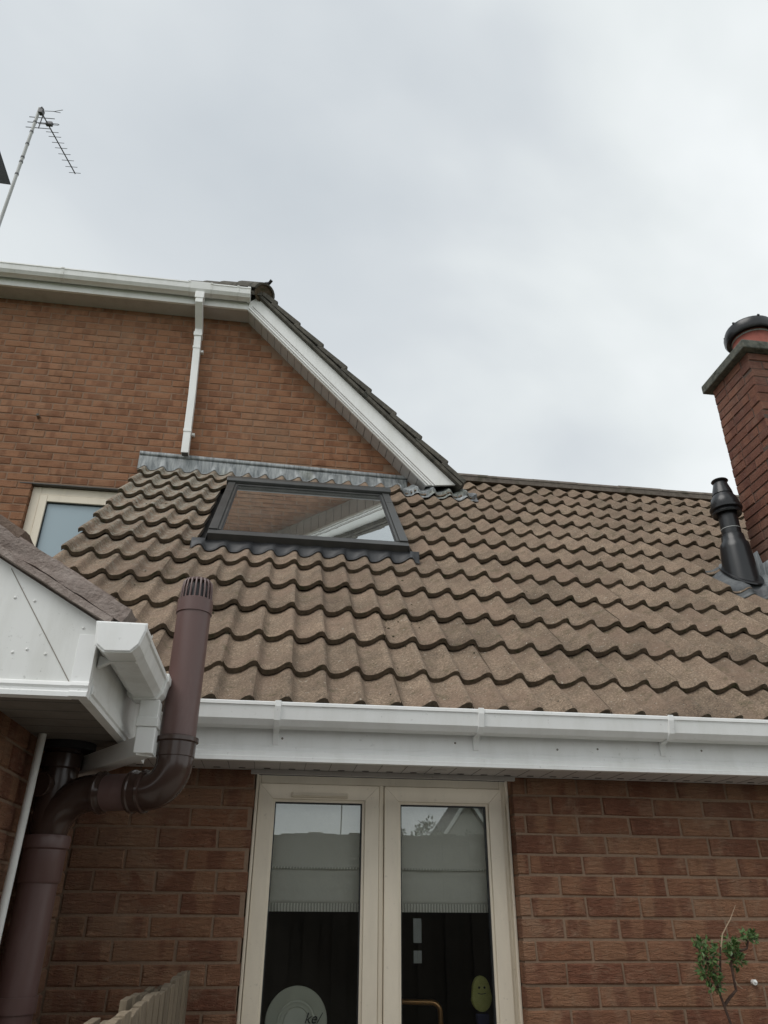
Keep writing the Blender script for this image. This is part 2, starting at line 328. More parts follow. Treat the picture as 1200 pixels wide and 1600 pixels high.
# ------------------------------------------------------------------ mesh helpers
class MB:
    def __init__(s): s.v = []; s.f = []; s.m = []
    def add(s, vs, fs, mi=0):
        o = len(s.v); s.v += [Vector(q) for q in vs]; s.f += [tuple(o+i for i in q) for q in fs]; s.m += [mi]*len(fs); return s
    def box(s, x0, x1, y0, y1, z0, z1, mi=0, tf=None):
        vs = [(x, y, z) for z in (z0, z1) for y in (y0, y1) for x in (x0, x1)]
        if tf: vs = [tf(*q) for q in vs]
        return s.add(vs, [(0, 2, 3, 1), (4, 5, 7, 6), (0, 1, 5, 4), (2, 6, 7, 3), (0, 4, 6, 2), (1, 3, 7, 5)], mi)
    def prism(s, poly, fn, a, b, mi=0):          # poly of 2-tuples, fn(p, t) -> xyz
        n = len(poly); vs = [fn(p, a) for p in poly] + [fn(p, b) for p in poly]
        fs = [tuple(range(n))[::-1], tuple(range(n, 2*n))] + [(i, (i+1) % n, n+(i+1) % n, n+i) for i in range(n)]
        return s.add(vs, fs, mi)
    def shell(s, prof, fn, ts, mi=0):            # open profile swept over parameter list
        n = len(prof); vs = [fn(p, t_) for t_ in ts for p in prof]
        fs = [(j*n+i, j*n+i+1, (j+1)*n+i+1, (j+1)*n+i) for j in range(len(ts)-1) for i in range(n-1)]
        return s.add(vs, fs, mi)
    def lathe(s, prof, c, axis=Vector((0, 0, 1)), seg=24, mi=0, cap=True):   # prof of (r, h)
        axis = Vector(axis).normalized(); a = axis.orthogonal().normalized(); b = axis.cross(a); c = Vector(c)
        vs = [c + axis*h + (a*cos(2*pi*i/seg) + b*sin(2*pi*i/seg))*r for r, h in prof for i in range(seg)]
        fs = [(j*seg+i, j*seg+(i+1) % seg, (j+1)*seg+(i+1) % seg, (j+1)*seg+i) for j in range(len(prof)-1) for i in range(seg)]
        if cap: fs += [tuple(range(seg))[::-1], tuple((len(prof)-1)*seg+i for i in range(seg))]
        return s.add(vs, fs, mi)
    def tube(s, pts, r, seg=10, mi=0, cap=True):
        pts = [Vector(q) for q in pts]; rs = r if hasattr(r, '__len__') else [r]*len(pts)
        vs = []; a = None
        for i, q in enumerate(pts):
            d = (pts[min(i+1, len(pts)-1)] - pts[max(i-1, 0)]).normalized()
            a = d.orthogonal().normalized() if a is None else (a - d*a.dot(d)).normalized()
            b = d.cross(a)
            vs += [q + (a*cos(2*pi*k/seg) + b*sin(2*pi*k/seg))*rs[i] for k in range(seg)]
        fs = [(j*seg+i, j*seg+(i+1) % seg, (j+1)*seg+(i+1) % seg, (j+1)*seg+i) for j in range(len(pts)-1) for i in range(seg)]
        if cap: fs += [tuple(range(seg))[::-1], tuple((len(pts)-1)*seg+i for i in range(seg))]
        return s.add(vs, fs, mi)
    def rect_tube(s, pts, w, d, ref, mi=0):      # rectangular pipe: w along ref direction, d across
        pts = [Vector(q) for q in pts]; ref = Vector(ref).normalized(); vs = []
        for i, q in enumerate(pts):
            t1 = (q - pts[max(i-1, 0)]); t2 = (pts[min(i+1, len(pts)-1)] - q)
            if t1.length < 1e-6: t1 = t2
            if t2.length < 1e-6: t2 = t1
            t = (t1.normalized() + t2.normalized()).normalized()
            b = t.cross(ref).normalized(); k = 1/max(.5, t.dot(t2.normalized()))
            a = b.cross(t).normalized()
            vs += [q + a*sx*w/2 + b*sy*d/2*k for sx, sy in ((-1, -1), (1, -1), (1, 1), (-1, 1))]
        fs = [(j*4+i, j*4+(i+1) % 4, (j+1)*4+(i+1) % 4, (j+1)*4+i) for j in range(len(pts)-1) for i in range(4)]
        fs += [(3, 2, 1, 0), tuple((len(pts)-1)*4+i for i in range(4))]
        return s.add(vs, fs, mi)
    def mesh(s, name, mats, smooth=False, shift=None):
        me = bpy.data.meshes.new(name)
        vs = s.v if shift is None else [q - shift for q in s.v]
        me.from_pydata([tuple(q) for q in vs], [], s.f)
        for mm in (mats if isinstance(mats, (list, tuple)) else [mats]): me.materials.append(mm)
        me.polygons.foreach_set('material_index', s.m)
        if smooth:
            me.polygons.foreach_set('use_smooth', [True]*len(s.f))
            try: me.set_sharp_from_angle(angle=radians(40))
            except Exception: pass
        me.validate(); me.update(); return me

def thing(name, loc, label, cat, group=None):
    o = bpy.data.objects.new(name, None); COL.objects.link(o); o.location = loc; o.empty_display_size = .1
    o['label'] = label; o['category'] = cat
    if group: o['group'] = group
    return o
def origin(o):
    v = Vector((0, 0, 0))
    while o: v += Vector(o.location); o = o.parent
    return v
def obj(name, mb, mat, parent=None, smooth=False, bevel=0, label=None):
    T = origin(parent) if parent else Vector((0, 0, 0))
    me = mb.mesh(name, mat, smooth, T)
    o = bpy.data.objects.new(name, me); COL.objects.link(o)
    if parent: o.parent = parent
    if bevel:
        b = o.modifiers.new('bevel', 'BEVEL'); b.width = bevel; b.segments = 2; b.limit_method = 'ANGLE'; b.angle_limit = radians(35)
    if label: o['label'] = label
    return o
def inst(name, me, parent, loc, rot=(0, 0, 0), scale=(1, 1, 1)):
    o = bpy.data.objects.new(name, me); COL.objects.link(o); o.parent = parent
    o.location = Vector(loc) - origin(parent); o.rotation_euler = rot; o.scale = scale; return o
def tag(o, label, cat, group=None):
    o['label'] = label; o['category'] = cat
    if group: o['group'] = group
    return o
def struct(o): o['kind'] = 'structure'; return o

# ------------------------------------------------------------------ bricks
def brick_meshes(mat, n=5, depth=.1, seed=1):
    rg = random.Random(seed); res = []
    for k in range(n):
        mb = MB(); hx, hz, c = .1072, .0336, .0046
        j = lambda a=.0021: rg.uniform(-a, a)
        fr = [(sx*(hx-c)+j(), 0+rg.uniform(-.0018, .0012), sz*(hz-c)+j()) for sx, sz in ((-1, -1), (1, -1), (1, 1), (-1, 1))]
        rm = [(sx*hx+j(), c+.001, sz*hz+j()) for sx, sz in ((-1, -1), (1, -1), (1, 1), (-1, 1))]
        bk = [(q[0], depth, q[2]) for q in rm]
        cen = (rg.uniform(-.03, .03), rg.uniform(-.0022, .0006), rg.uniform(-.006, .006))
        mb.add(fr+rm+bk+[cen], [(0, 1, 12), (1, 2, 12), (2, 3, 12), (3, 0, 12)] + [(4+i, 4+(i+1) % 4, (i+1) % 4, i) for i in range(4)] + [(8+i, 8+(i+1) % 4, 4+(i+1) % 4, 4+i) for i in range(4)])
        res.append(mb.mesh('brick', mat))
    return res
def courses(u0, u1, z0, z1, openings=(), phase=0.0, keep=None, zbase=0.0):
    res = []; i0 = int(math.floor((z0-zbase)/.075)); 
    for i in range(i0, int(math.ceil((z1-zbase)/.075))):
        z = zbase + (i+.5)*.075
        if z-.0325 < z0-.03 or z+.0325 > z1+.04: continue
        off = phase + (.1125 if i % 2 else 0) + (random.uniform(-.008, .008))
        spans = [(u0, u1)]
        for a, b, za, zb in openings:
            if za < z < zb:
                ns = []
                for s0, s1 in spans:
                    if b <= s0 or a >= s1: ns.append((s0, s1))
                    else:
                        if a > s0: ns.append((s0, a))
                        if b < s1: ns.append((b, s1))
                spans = ns
        for s0, s1 in spans:
            k = math.floor((s0-off)/.225)
            while True:
                a = off + k*.225; b = a + .225; k += 1
                if a >= s1: break
                ca, cb = max(a+.0042, s0), min(b-.0042, s1)
                if cb-ca < .035: continue
                u = (ca+cb)/2
                if keep and not keep(u, z, ca, cb): continue
                res.append((u, z, cb-ca))
    return res
def lay_bricks(parent, meshes, items, place, rot, limit=300):
    """items (u,z,len); place(u,z)->xyz; the largest in view become objects, the rest one joined mesh"""
    sc_ = sorted(items, key=lambda it: -score(place(it[0], it[1]), 60))
    vis = [it for it in sc_ if score(place(it[0], it[1]), 60) > 0][:limit]
    rest = [it for it in items if it not in set(vis)] if len(vis) < len(items) else []
    for u, z, ln in vis:
        p = Vector(place(u, z)); sx = ln/.2144
        inst('brick', random.choice(meshes), parent, p + rot_off(rot, random.uniform(-.0022, .0018)), (0, random.uniform(-.006, .006), rot), (sx, 1, random.uniform(.965, 1.018)))
    if rest:
        mb = MB(); cr, sr = cos(rot), sin(rot)
        for u, z, ln in rest:
            me = random.choice(meshes); p = Vector(place(u, z)) + rot_off(rot, random.uniform(-.002, .0015)); sx = ln/.2144
            vs = []
            for q in me.vertices:
                x, y, zz = q.co.x*sx, q.co.y, q.co.z
                vs.append((p.x + x*cr - y*sr, p.y + x*sr + y*cr, p.z + zz))
            mb.add(vs, [tuple(f.vertices) for f in me.polygons])
        o = obj('brickwork', mb, meshes[0].materials[0], parent); o['kind'] = 'stuff'
def rot_off(rot, d): return Vector((-sin(rot)*d, cos(rot)*d, 0))

# ------------------------------------------------------------------ roof frame of the rear extension
TH = radians(43.56); G = .3405; S = .15
CR0 = Vector((-.269, -.209, 2.318))         # crest of roll 0 on the lower edge of course 0 (nominal)
US, UN = Vector((0, cos(TH), sin(TH))), Vector((0, -sin(TH), cos(TH)))
LIFT, TT, HW = .037, .030, .041
def RF(x, s, n=0.0): return Vector((x, CR0.y, CR0.z)) + US*s + UN*n
def wave(x):
    u = ((x - CR0.x)/S) % 1.0
    for (a, wa), (b, wb) in zip(WV, WV[1:]):
        if a <= u <= b:
            t = (u-a)/(b-a); t = t*t*(3-2*t)*.45 + t*.55
            return -HW*(1 - (wa + (wb-wa)*t))
    return 0.0
WV = [(0, 1.0), (.045, .97), (.095, .80), (.155, .36), (.205, .12), (.265, .02), (.34, 0), (.47, .045), (.60, .19), (.72, .43), (.82, .71), (.90, .905), (.96, .985), (1.0001, 1.0)]
def course_s(c): return c*G if c else .052
def tile_n(x, s):
    c = max(0, int(math.floor(s/G + 1e-6))); return wave(x) - LIFT*(s - c*G)/G
_tm = {}
def tile_mesh(x0, x1, ln, dz=0):
    key = (round(((x0-CR0.x) % S), 3), round(x1-x0, 3), round(ln, 3), dz)
    if key in _tm: return _tm[key]
    mb = MB(); n = max(4, int(round((x1-x0)/.010)))
    xs = [x0 + (x1-x0)*i/n for i in range(n+1)]; a = random.Random(hash(key) & 0xffff)
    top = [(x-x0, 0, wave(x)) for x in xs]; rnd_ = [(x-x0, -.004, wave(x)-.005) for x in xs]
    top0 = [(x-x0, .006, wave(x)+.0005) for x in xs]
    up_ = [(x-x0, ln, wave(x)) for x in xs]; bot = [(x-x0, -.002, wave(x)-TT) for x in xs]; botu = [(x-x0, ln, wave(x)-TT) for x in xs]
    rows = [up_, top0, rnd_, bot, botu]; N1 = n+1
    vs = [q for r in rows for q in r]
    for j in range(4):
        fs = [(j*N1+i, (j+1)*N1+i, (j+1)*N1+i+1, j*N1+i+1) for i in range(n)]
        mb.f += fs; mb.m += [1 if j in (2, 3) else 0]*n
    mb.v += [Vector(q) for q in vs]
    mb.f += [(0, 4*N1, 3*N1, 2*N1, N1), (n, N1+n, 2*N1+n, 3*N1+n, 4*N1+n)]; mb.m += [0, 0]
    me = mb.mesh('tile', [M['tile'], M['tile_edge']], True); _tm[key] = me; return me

# ================================================================== SETTING
struct(obj('ground', MB().add([(-300, -300, -.02), (300, -300, -.02), (300, 300, -.02), (-300, 300, -.02)], [(0, 1, 2, 3)]), M['grass']))
struct(obj('patio', MB().box(-6, 8, -4.3, 0, -.018, 0), M['paving']))

# ================================================================== REAR EXTENSION
EXT = thing('rear_extension', (-.2, .1, 0), 'single storey red brick extension with brown wavy concrete tile roof and cream window', 'house')
WX0, WX1, WTOP = -.735, 6.3, 2.084
OX0, OX1, OZ0, OZ1 = -.073, .99, 1.02, 2.0835
mw = MB()
mw.box(-1.28, OX0-.004, .005, .26, 0, WTOP); mw.box(OX1+.004, WX1, .005, .26, 0, WTOP); mw.box(OX0-.004, OX1+.004, .0035, .26, 0, OZ0-.004)
mw.box(-1.28, -1.03, .262, 2.71, 0, 2.3); mw.box(6.05, 6.3, .262, 2.71, 0, 2.3)
wall = obj('wall', mw, M['mortar_low'], EXT)
bl = brick_meshes(M['brick_low'], 6, .1, 3)
its = courses(WX0+.001, 3.6, 0, WTOP, [(OX0, OX1, OZ0, OZ1)], .03, zbase=-.007)
lay_bricks(wall, bl, its, lambda u, z: (u, 0, z), 0)

# felt under the tiles, carried under the roof window in place of room shade
RX0, RX1, SR = -1.345, 6.3, 4.425
mu = MB()
mu.box(RX0+.02, RX1, .05, SR, -.14, -.082, tf=lambda x, s, n: RF(x, s, n))
yb = RF(0, SR).y; zb = RF(0, SR).z
mu.add([(1.2, yb, zb-.09), (RX1, yb, zb-.09), (RX1, yb+2.6, zb-2.5), (1.2, yb+2.6, zb-2.5)], [(0, 1, 2, 3)])
roof = obj('roof', mu, M['underlay'], EXT)
SKX0, SKX1 = -.605, .825
tiles = []
for c in range(13):
    s0 = course_s(c); ln = (c+1)*G + .075 - s0
    if c == 12: ln = SR - s0 + .01
    if c == 11: pass
    x = -1.307 - (S if c % 2 else 0); first = True
    while x < RX1:
        a, b = (RX0 if first else x), x + 2*S - .0006; x += 2*S; first = False
        segs = [(a, b)]
        if 6 <= c <= 9:
            segs = []
            if a < SKX0: segs.append((a, min(b, SKX0)))
            if b > SKX1: segs.append((max(a, SKX1), b))
        if c == 12: segs = [(max(a, 1.20), b)] if b > 1.25 else []
        if c == 11: ln2 = min(ln, (2.722-RF(0, s0).y)/cos(TH)) if b < 1.2 else ln
        else: ln2 = ln
        for a_, b_ in segs:
            if b_-a_ < .03: continue
            tiles.append((score(RF((a_+b_)/2, s0+.17), 70), c, a_, b_, s0, ln2))
tiles.sort(key=lambda q: -q[0])
rest = MB(); cnt = 0
for scv, c, a_, b_, s0, ln in tiles:
    me = tile_mesh(a_, b_, ln)
    odd = random.random() < .06; ang = TH - math.asin(LIFT/G) + random.uniform(-.005, .005) + (random.uniform(-.012, .012) if odd else 0)
    loc = RF(a_, s0 + random.uniform(-.007, .007), random.uniform(-.002, .004))
    rz = random.uniform(-.0035, .0035)
    if scv > 0 and cnt < 300:
        cnt += 1; o = inst('tile', me, roof, loc, (ang, 0, rz))
    else:
        Rm = Matrix.Rotation(ang, 3, 'X')
        off = len(rest.v); rest.v += [loc + Rm @ q.co for q in me.vertices]
        for f in me.polygons: rest.f.append(tuple(off+i for i in f.vertices)); rest.m.append(f.material_index)
if rest.v:
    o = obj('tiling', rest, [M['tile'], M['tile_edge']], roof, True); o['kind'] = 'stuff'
# moss cushions and litter caught in the troughs
mo = MB(); rg = random.Random(21)
for i in range(170):
    if i < 60: xm, sm_ = .62 + rg.gauss(0, .10) - .02*(i % 5), rg.uniform(.2, 2.0)
    elif i < 110: xm, sm_ = rg.uniform(-1.25, -.70), rg.uniform(1.0, 3.9)
    else: xm, sm_ = rg.uniform(-.9, 3.0), rg.uniform(.2, 4.0)
    cidx = int(sm_/G); sm_ = max(sm_, .1)
    if rg.random() < .6: sm_ = cidx*G - rg.uniform(.004, .03) if cidx else .12
    if -.68 < xm < .88 and 1.8 < sm_ < 3.6: continue
    r_ = rg.uniform(.003, .0085); c0 = RF(xm, sm_, tile_n(xm, sm_) + .002)
    pts_ = [c0 + (Vector((cos(a), 0, 0)) + US*sin(a))*r_*rg.uniform(.6, 1.5) for a in [2*pi*k/6 for k in range(6)]]
    mo.add(pts_ + [c0 + UN*r_*rg.uniform(.5, .9)], [(k, (k+1) % 6, 6) for k in range(6)])
o = obj('moss', mo, M['moss'], roof); o['kind'] = 'stuff'
# ridge tiles
x = 1.43; 
while x < 6.2:
    mb = MB(); prof = []
    for i in range(13):
        a = pi*(.02+.96*i/12); prof.append((-cos(a)*.115, sin(a)*.066))
    z0r = zb + .006 + random.uniform(-.003, .003)
    fn = lambda p, t_: (t_, yb + .035 + p[0], z0r - .045 + p[1])
    mb.shell(prof, fn, [x+.004, x+.446]); mb.shell([(q[0]*.86, q[1]*.86-.004) for q in prof][::-1], fn, [x+.004, x+.446])
    for t_ in (x+.004, x+.446):
        n = len(prof); vs = [fn(q, t_) for q in prof] + [fn((q[0]*.86, q[1]*.86-.004), t_) for q in prof]
        mb.add(vs, [(i, i+1, n+i+1, n+i) for i in range(n-1)])
    obj('ridge_tile', mb, M['ridge'], roof, True); x += .45
mb = MB(); mb.box(1.3, 6.2, yb-.075, yb+.10, zb-.085, zb-.028); obj('ridge_mortar', mb, M['ridge'], roof)

# fascia, soffit, gutter
FY = -.222
mb = MB(); 
prof = [(FY, 2.30), (FY, 2.142), (FY-.004, 2.138), (FY-.004, 2.124), (FY-.010, 2.119), (FY-.010, 2.104), (FY-.016, 2.101), (FY-.016, 2.086), (FY+.012, 2.086), (FY+.012, 2.30)]
mb.prism(prof, lambda p, t_: (t_, p[0], p[1]), -1.30, 6.3)
fascia = obj('fascia_board', mb, M['white'], EXT)
for xq, zq in ((.02, 2.172), (.70, 2.177), (1.12, 2.165), (1.29, 2.172), (1.74, 2.18), (2.3, 2.17)):
    obj('nail_head', MB().lathe([(.0045, 0), (.0035, .002), (.001, .003)], (xq, FY-.0005, zq), (0, -1, 0), 8), M['cream_dk'], fascia)
mb = MB(); mb.box(-1.30, 6.3, FY+.014, -.004, 2.0865, 2.096)
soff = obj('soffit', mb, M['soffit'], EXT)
mv = MB(); xx = -.72
while xx < 3.2:
    mv.box(xx-.013, xx+.013, -.062, -.050, 2.0845, 2.0863); mv.box(xx+.0485, xx+.0500, FY+.016, -.03, 2.0853, 2.0863); xx += .0985
o = obj('vent_slots', mv, M['seam'], soff); o['kind'] = 'stuff'
mv = MB().lathe([(.028, 0), (.026, .003), (.012, .005)], (.655, -.13, 2.0862), (0, 0, -1), 14); obj('vent_cap', mv, M['soffit'], soff, True)
mb = MB(); mb.box(OX0-.02, OX1+.004, -.032, -.012, 2.069, 2.085); obj('trim_strip', mb, M['soffit'], soff)
GP = [(-.330, 2.287), (-.330, 2.276), (-.325, 2.274), (-.318, 2.226), (-.298, 2.205), (-.250, 2.203), (-.238, 2.218), (-.232, 2.290)]
GPi = [(p[0]+(.004 if p[0] < -.28 else -.004), p[1]+.003) for p in GP]
poly = GP + GPi[::-1]
mb = MB(); mb.prism(poly, lambda p, t_: (t_, p[0], p[1] + .0026*(t_-.8)), -1.30, 6.3)
gut = obj('gutter', mb, M['white'], EXT)
for bxq in (-.79, -.005, .783, 1.568, 2.353, 3.14):
    mb = MB(); dz = .0026*(bxq-.8)
    outp = [(-.337, 2.293), (-.337, 2.271), (-.3255, 2.2215), (-.3025, 2.1985), (-.252, 2.1995), (-.236, 2.193), (-.2265, 2.150), (-.2225, 2.150), (-.2225, 2.20), (-.246, 2.2115), (-.296, 2.2135), (-.3135, 2.229), (-.325, 2.288)]
    mb.prism([(p[0], p[1]+dz) for p in outp], lambda p, t_: (t_, p[0], p[1]), bxq-.0115, bxq+.0115)
    obj('bracket', mb, M['white'], gut, False, .0015)

# kitchen casement window
WIN = obj('window_frame', MB().box(OX0+.002, OX1-.002, .075, .145, OZ0, OZ0+.03).box(OX0+.002, OX0+.020, .09, .145, OZ0+.03, 2.082).box(OX1-.032, OX1-.002, .09, .145, OZ0+.03, 2.082).box(OX0+.020, OX1-.032, .09, .145, 2.050, 2.082)
          .box(.439, .459, .086, .145, OZ0+.03, 2.050).box(OX0+.001, OX0+.012, .06, .088, OZ0+.032, 2.080).box(OX1-.012, OX1-.001, .06, .088, OZ0+.032, 2.080), M['cream'], EXT, False, .003)
for a, b in ((OX0+.016, .437), (.461, OX1-.029)):
    z0s, z1s = OZ0+.034, 2.047; w = .058; ya, ybk = .074, .128
    mb = MB()
    mb.prism([(a, z0s), (b, z0s), (b-w, z0s+w), (a+w, z0s+w)], lambda p, t_: (p[0], t_, p[1]), ya, ybk)
    mb.prism([(a, z1s), (a+w, z1s-w), (b-w, z1s-w), (b, z1s)], lambda p, t_: (p[0], t_, p[1]), ya, ybk)
    mb.prism([(a, z0s+.0006), (a+w-.0002, z0s+w), (a+w-.0002, z1s-w), (a, z1s-.0002)], lambda p, t_: (p[0], t_, p[1]), ya, ybk)
    mb.prism([(b, z0s+.0006), (b, z1s-.0006), (b-w+.0006, z1s-w), (b-w+.0006, z0s+w)], lambda p, t_: (p[0], t_, p[1]), ya, ybk)
    obj('sash', mb, M['cream'], WIN, False, .0012)
    mb = MB(); g = w; 
    for q in ((a+g, a+g+.010, z0s+g, z1s-g), (b-g-.010, b-g, z0s+g, z1s-g)): mb.box(q[0], q[1], .082, .112, q[2], q[3])
    mb.box(a+g+.010, b-g-.010, .082, .112, z1s-g-.010, z1s-g).box(a+g+.010, b-g-.010, .082, .112, z0s+g, z0s+g+.010)
    obj('glazing_bead', mb, M['cream'], WIN)
    mb = MB(); g = w+.0105; i = .004
    for q in ((a+g, a+g+i, z0s+g, z1s-g), (b-g-i, b-g, z0s+g, z1s-g)): mb.box(q[0], q[1], .088, .110, q[2], q[3])
    mb.box(a+g+i, b-g-i, .088, .110, z1s-g-i, z1s-g); obj('gasket', mb, M['blackplastic'], WIN)
    mb = MB().box(a+w+.012, b-w-.012, .098, .104, z0s+w+.011, z1s-w-.012)
    obj('pane', mb, M['glass'], WIN)
mb = MB().box(.076, .308, .062, .0738, 1.997, 2.016).box(.080, .304, .056, .062, 2.001, 2.014); obj('trickle_vent', mb, M['cream'], WIN, False, .0015)
mb = MB().box(OX0-.0, OX1-.0, .02, .30, OZ0-.045, OZ0-.001); obj('sill', mb, M['cream'], WIN, False, .004)
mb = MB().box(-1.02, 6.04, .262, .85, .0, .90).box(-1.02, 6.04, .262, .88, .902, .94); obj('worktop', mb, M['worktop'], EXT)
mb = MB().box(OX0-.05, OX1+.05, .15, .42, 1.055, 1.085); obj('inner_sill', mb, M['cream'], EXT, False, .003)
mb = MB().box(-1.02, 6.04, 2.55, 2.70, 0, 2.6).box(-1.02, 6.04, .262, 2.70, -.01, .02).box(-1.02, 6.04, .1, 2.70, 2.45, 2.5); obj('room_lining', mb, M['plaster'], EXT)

# roof window
SW = obj('roof_window', MB().box(-.535, .775, 1.972, 2.045, -.03, .040, tf=RF).box(-.520, .760, 2.045, 2.062, -.03, .034, tf=RF)
         .box(-.535, -.478, 2.0455, 3.36, -.03, .050, tf=RF).box(.718, .775, 2.0455, 3.36, -.03, .050, tf=RF)
         .box(-.478, -.458, 2.062, 3.30, -.03, .040, tf=RF).box(.698, .718, 2.062, 3.30, -.03, .040, tf=RF)
         .box(-.458, .698, 3.27, 3.30, -.03, .040, tf=RF), M['grey_metal'], EXT, False, .003)
obj('hood', MB().prism([(3.302, -.02), (3.302, .066), (3.33, .080), (3.39, .080), (3.44, .056), (3.46, -.02)], lambda p, t_: RF(t_, p[0], p[1]), -.550, .790), M['grey_metal'], SW, False, .004)
obj('pane', MB().box(-.459, .699, 2.061, 3.271, .020, .028, tf=RF), M['roof_glass'], SW)
obj('seal_strip', MB().box(-.457, -.450, 2.066, 3.27, .0282, .034, tf=RF).box(.690, .697, 2.066, 3.27, .0282, .034, tf=RF).box(-.450, .690, 2.0625, 2.070, .0282, .033, tf=RF), M['blackplastic'], SW)
for xa in (-.536, .717): obj('cladding_joint', MB().box(xa, xa+.059, 3.02, 3.024, .0495, .0515, tf=RF), M['seam'], SW)
mb = MB()
for xa, xb, xc in ((-.66, -.555, -.535), (.865, .795, .775)):
    mb.shell([(xa, -.115), (xa+(xb-xa)*.6, -.115), (xb, -.06), (xc, .03)], lambda p, t_: RF(p[0], t_, p[1]), [1.96, 2.4, 2.9, 3.45])
# dressed apron below the window, following the rolls of the tiles
nx = 130; ss = [1.880, 1.898, 1.915, 1.94, 1.985]
xs_ = [-.63+(1.475)*i/nx for i in range(nx+1)]
def apron(i, s):
    x = xs_[i]; t_ = min(1, max(0, (s-1.905)/.07)); lo = tile_n(x, s) + .007; wob = .010*sin(x*9)+.006*sin(x*31+1)
    return RF(x, s + wob*(1-t_), lo*(1-t_) - .004*t_)
mb.add([apron(i, s) for s in ss for i in range(nx+1)], [(j*(nx+1)+i, j*(nx+1)+i+1, (j+1)*(nx+1)+i+1, (j+1)*(nx+1)+i) for j in range(len(ss)-1) for i in range(nx)])
o = obj('window_flashing', mb, M['grey_flash'], SW, True)
sm = o.modifiers.new('thick', 'SOLIDIFY'); sm.thickness = .003; sm.offset = 1

# lead where the roof meets the upper wall
mb = MB(); nx = 160; xs2 = [-1.395 + 2.42*i/nx for i in range(nx+1)]
def ab(i, j):
    x = xs2[i]; zt = 5.184 - .020*(x+1.4); yw = 2.7135
    if j == 0: return Vector((x, yw-.002, zt+.002*sin(x*40)))
    if j == 1: return Vector((x, yw-.004, zt-.05))
    s1 = (2.706-CR0.y)/cos(TH); 
    if j == 2: q = RF(x, s1, 0); return Vector((x, 2.708, max(q.z+.012, zt-.085)))
    s = s1 - (.040 if j == 3 else .076) - (.010*sin(x*13)+.008*sin(x*47) if j == 4 else 0)
    return RF(x, s, tile_n(x, s) + .008)
mb.add([ab(i, j) for j in range(5) for i in range(nx+1)], [(j*(nx+1)+i, (j+1)*(nx+1)+i, (j+1)*(nx+1)+i+1, j*(nx+1)+i+1) for j in range(4) for i in range(nx)])
fl = obj('abutment_flashing', mb, M['lead'], EXT, True); sm = fl.modifiers.new('thick', 'SOLIDIFY'); sm.thickness = .003
mb = MB(); mb.add([Vector((x, 2.7045+.001*sin(x*23), z)) for zz in (0, 1) for x in xs2 for z in (5.196-.020*(x+1.4) - zz*.038,)], [(i, nx+1+i, nx+2+i, i+1) for i in range(nx)])
o = obj('cover_strip', mb, M['lead'], fl, True); sm = o.modifiers.new('thick', 'SOLIDIFY'); sm.thickness = .004
# crumpled lead saddle at the foot of the bargeboard
mb = MB(); nx, ny = 70, 12
vs = []
for j in range(ny+1):
    for i in range(nx+1):
        x = .93 + .70*i/nx; s = 3.70 + (.24 if x < 1.35 else .24-.10*(x-1.35)/.44)*j/ny + .05*noise.noise((x*4, j*.1, 3)) + .02*sin(x*21) - .07*(x-.93)
        vs.append(RF(x, s, tile_n(x, max(.01, s)) + .014 + .022*abs(noise.noise((x*11, s*14, 1))) + .01*noise.noise((x*25, s*25, 5))))
mb.add(vs, [(j*(nx+1)+i, j*(nx+1)+i+1, (j+1)*(nx+1)+i+1, (j+1)*(nx+1)+i) for j in range(ny) for i in range(nx)])
o = obj('lead_saddle', mb, M['lead'], EXT, True); sm = o.modifiers.new('thick', 'SOLIDIFY'); sm.thickness = .004

# ================================================================== CHIMNEY
CX0, CX1, CY0, CY1 = 3.312, 3.812, .815, 1.305
CH = thing('chimney', (CX0, CY0, 3.0), 'brown brick chimney stack with mossy coping and terracotta pot at right edge', 'chimney')
CZ0, CZ1 = 3.05, 5.335
core = obj('core', MB().box(CX0+.006, CX1-.006, CY0+.006, CY1-.006, CZ0-.3, CZ1), M['mortar_chim'], CH)
bc = brick_meshes(M['brick_chim'], 5, .1, 9)
nco = int((CZ1-CZ0)/.075)
lf, ff = [], []
for i in range(nco):
    z = CZ1 - .0375 - i*.075
    a, b = (CY0, CY1) if i % 2 else (CY0+.1045, CY1)
    y = a + (.1125 if i % 2 == 0 else .0)
    cuts = [a] + ([a+.1125] if i % 4 == 1 else []) ; yy = cuts[-1]
    while yy + .225 < b - .06: yy += .225; cuts.append(yy)
    cuts.append(b)
    for p, q in zip(cuts, cuts[1:]):
        lf.append(((p+q)/2, z, q-p-(.010 if q < b else .003)))
    a, b = (CX0+.1045, CX1) if i % 2 else (CX0, CX1)
    cuts = [a]; yy = a
    while yy + .225 < b - .06: yy += .225; cuts.append(yy)
    cuts.append(b)
    for p, q in zip(cuts, cuts[1:]): ff.append(((p+q)/2, z, q-p-.010))
for u, z, ln in lf: inst('brick', random.choice(bc), CH, (CX0 + random.uniform(-.003, .002), u, z), (0, 0, -pi/2), (ln/.2144, 1, 1))
for u, z, ln in ff: inst('brick', random.choice(bc), CH, (u, CY0 + random.uniform(-.003, .002), z), (0, 0, 0), (ln/.2144, 1, 1))
mb = MB(); x0, x1, y0, y1 = CX0-.055, CX1+.055, CY0-.055, CY1+.055
